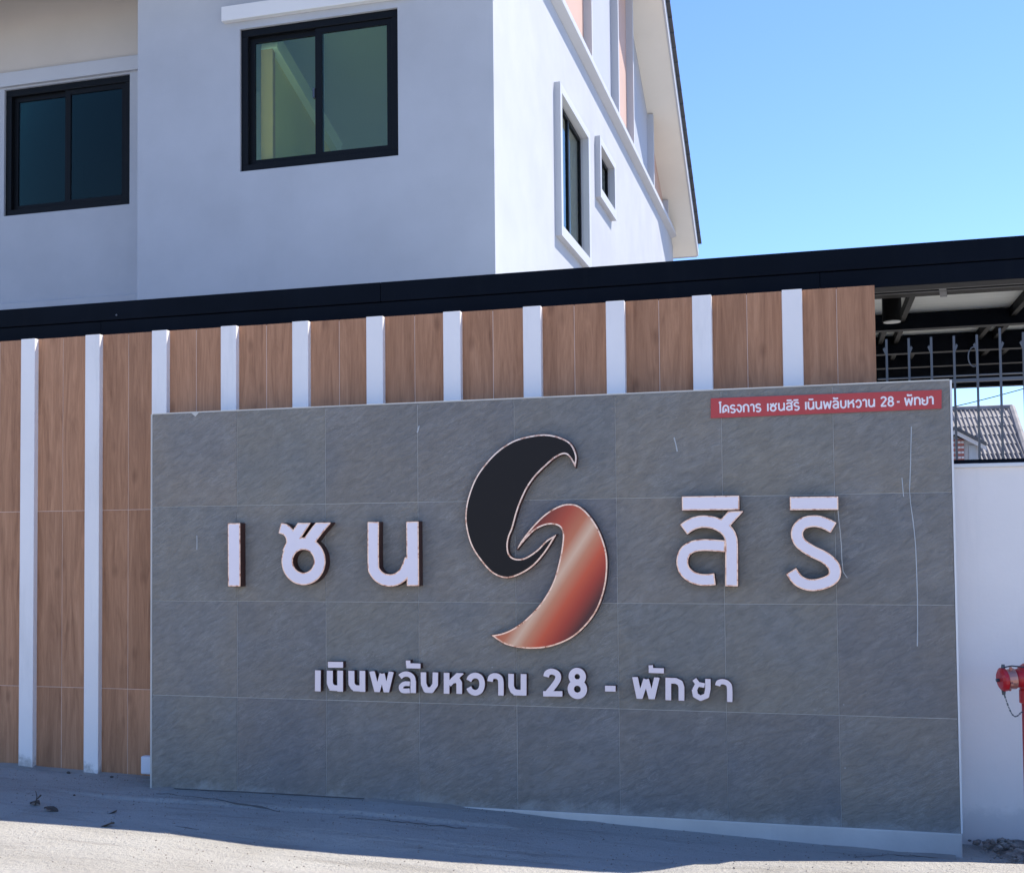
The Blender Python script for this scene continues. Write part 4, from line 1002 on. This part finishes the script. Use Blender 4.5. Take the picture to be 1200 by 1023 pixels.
def on_ground(u, v):
    lo, hi = -3.0, 0.3
    for _ in range(40):
        mid = (lo + hi) / 2; x_, z_ = unproj(u, v, mid)
        if z_ > gz(x_, mid): lo = mid
        else: hi = mid
    x_, z_ = unproj(u, v, lo); return (x_, lo, gz(x_, lo))
def crack(pix, wd, seed):
    rnd = random.Random(seed); P_ = []
    for (u0, v0), (u1, v1) in zip(pix[:-1], pix[1:]):
        n = max(2, int(abs(u1 - u0) / 6))
        for k_ in range(n): P_.append(on_ground(u0 + (u1 - u0) * k_ / n, v0 + (v1 - v0) * k_ / n + rnd.uniform(-0.7, 0.7)))
    q = MB()
    for i, p in enumerate(P_):
        w_ = wd * rnd.uniform(0.35, 1.1)
        for dy in (-w_, w_): q.v.append((p[0], p[1] + dy, gz(p[0], p[1] + dy) + 0.0022))
    q.f = [(2 * i, 2 * i + 1, 2 * i + 3, 2 * i + 2) for i in range(len(P_) - 1)]
    o_ = put('crack', q, 'crack'); o_['kind'] = 'structure'
crack([(398, 957.5), (440, 960.5), (490, 965), (553, 971.5)], 0.008, 1)
crack([(183, 929), (250, 936), (300, 945), (335, 953)], 0.006, 2)
crack([(205, 968), (226, 971), (240, 973)], 0.004, 3)
crack([(1000, 1004), (1046, 1001), (1120, 1007)], 0.005, 5)
q = MB()
for i in range(60):
    xv = 0.06 + i * 0.0235; w_ = 0.007 * (0.5 + 0.8 * hash2(i, 9)); z_ = max(gz(xv, -0.004), gz(xv, -0.02)) + 0.0015
    q.v += [(xv, -0.0025 - w_, z_), (xv, 0.0009, z_ + 0.004)]
q.f = [(2 * i, 2 * i + 1, 2 * i + 3, 2 * i + 2) for i in range(59)]
o = put('base_gap_shade', q, 'crack'); o['kind'] = 'structure'  # dark strip at the wall foot, painted in for shade in the gap

dr = MB(); rnd = random.Random(21); xs3 = np.arange(-2.4, 4.8, 0.03); ws = [0.0, 0.018, 0.04, 0.07]
for xv in xs3:
    back = -0.006 if xv > -0.03 else 0.298
    amp = max(0.0, 0.5 + 1.3 * vnoise(xv * 1.7, 5.0) + 0.8 * vnoise(xv * 6, 8.0)) * (1.0 if xv < 3.2 else 0.6) * (0.0 if 0.15 < xv < 1.45 else 1.0)
    for k_, w_ in enumerate(ws):
        yv = back - w_ * (0.6 + amp); prof = (0.016, 0.010, 0.003, -0.006)[k_] * amp
        dr.v.append((xv, yv, gz(xv, yv) + prof - (0.004 if amp < 0.1 else 0) + 0.002 * vnoise(xv * 40, k_ * 3.0)))
dr.f = [(i * 4 + k_, i * 4 + k_ + 1, (i + 1) * 4 + k_ + 1, (i + 1) * 4 + k_) for i in range(len(xs3) - 1) for k_ in range(3) if not (-0.07 < xs3[i] < 0.0)]
o = put('sand_drift', dr, 'sand', smooth=True); o['kind'] = 'stuff'

# scraps of dry leaf on the shaded concrete
def on_ground(u, v):
    Y = 0.0
    lo, hi = -3.0, 0.3
    for _ in range(40):
        mid = (lo + hi) / 2; x_, z_ = unproj(u, v, mid)
        if z_ > gz(x_, mid): lo = mid
        else: hi = mid
    x_, z_ = unproj(u, v, lo); return (x_, lo, gz(x_, lo))
leaf_spots = [((41, 943), 0.05, True, 'dry curled leaf with an upright stalk in the shade near the leftmost fin'),
              ((60, 950), 0.055, False, 'flat dark leaf scrap just right of the upright curled leaf'),
              ((80, 906), 0.035, False, 'dark clod at the foot of the wood wall between two fins'),
              ((131, 911), 0.03, False, 'small brown clod at the wall foot right of the second fin'),
              ((131, 952), 0.045, False, 'dark bent leaf scrap on the shaded concrete below the second fin'),
              ((126, 968), 0.05, False, 'thin dark leaf scrap right at the edge of the sunlight'),
              ((87, 932), 0.02, False, 'tiny dark crumb in the middle of the left shaded concrete')]
for i, ((u, v), s, up, lab) in enumerate(leaf_spots):
    p = on_ground(u, v); q = MB(); r_ = random.Random(i + 40); n = 7
    b0 = 0
    for k in range(n + 1):
        t = k / n; wv = 0.55 * s * math.sin(math.pi * t) * r_.uniform(0.7, 1.2) + 0.001; c_ = 0.012 * math.sin(3.0 * t + i) + 0.006
        xx = p[0] + (t - 0.5) * s * 1.6; yy = p[1] + 0.25 * s * (t - 0.5) * (1 if i % 2 else -1)
        for d_, hgt in ((-wv, 0.006), (0, 0.0), (wv, 0.007)): q.v.append((xx, yy + d_, p[2] + c_ + hgt))
        for d_, hgt in ((-wv, 0.006), (0, 0.0), (wv, 0.007)): q.v.append((xx, yy + d_, p[2] + c_ + hgt - 0.003))
    for k in range(n):
        a_ = k * 6
        for j in (0, 1): q.f += [(a_ + j, a_ + j + 1, a_ + j + 7, a_ + j + 6), (a_ + 3 + j, a_ + 9 + j, a_ + 10 + j, a_ + 4 + j)]
        q.f += [(a_, a_ + 6, a_ + 9, a_ + 3), (a_ + 2, a_ + 5, a_ + 11, a_ + 8)]
    if up: q.tube([(p[0], p[1], p[2]), (p[0] + 0.01, p[1] + 0.005, p[2] + 0.05), (p[0] + 0.004, p[1], p[2] + 0.085)], [0.004, 0.003, 0.002], 5); q.tube([(p[0] + 0.008, p[1], p[2] + 0.03), (p[0] + 0.04, p[1], p[2] + 0.06)], [0.003, 0.006], 5)
    tag(put('leaf_scrap' if 'clod' not in lab and 'crumb' not in lab else 'clod', q if 'clod' not in lab and 'crumb' not in lab else
            (lambda L: (setattr(L, 'v', [(a_ + p[0], b2 + p[1], c_ + p[2] + s * 0.15) for a_, b2, c_ in L.v]), L)[1])(lump(s * 0.5, s * 0.4, s * 0.35, i)),
            'leaf', loc=p), lab, 'debris', 'scraps lying on the shaded concrete')
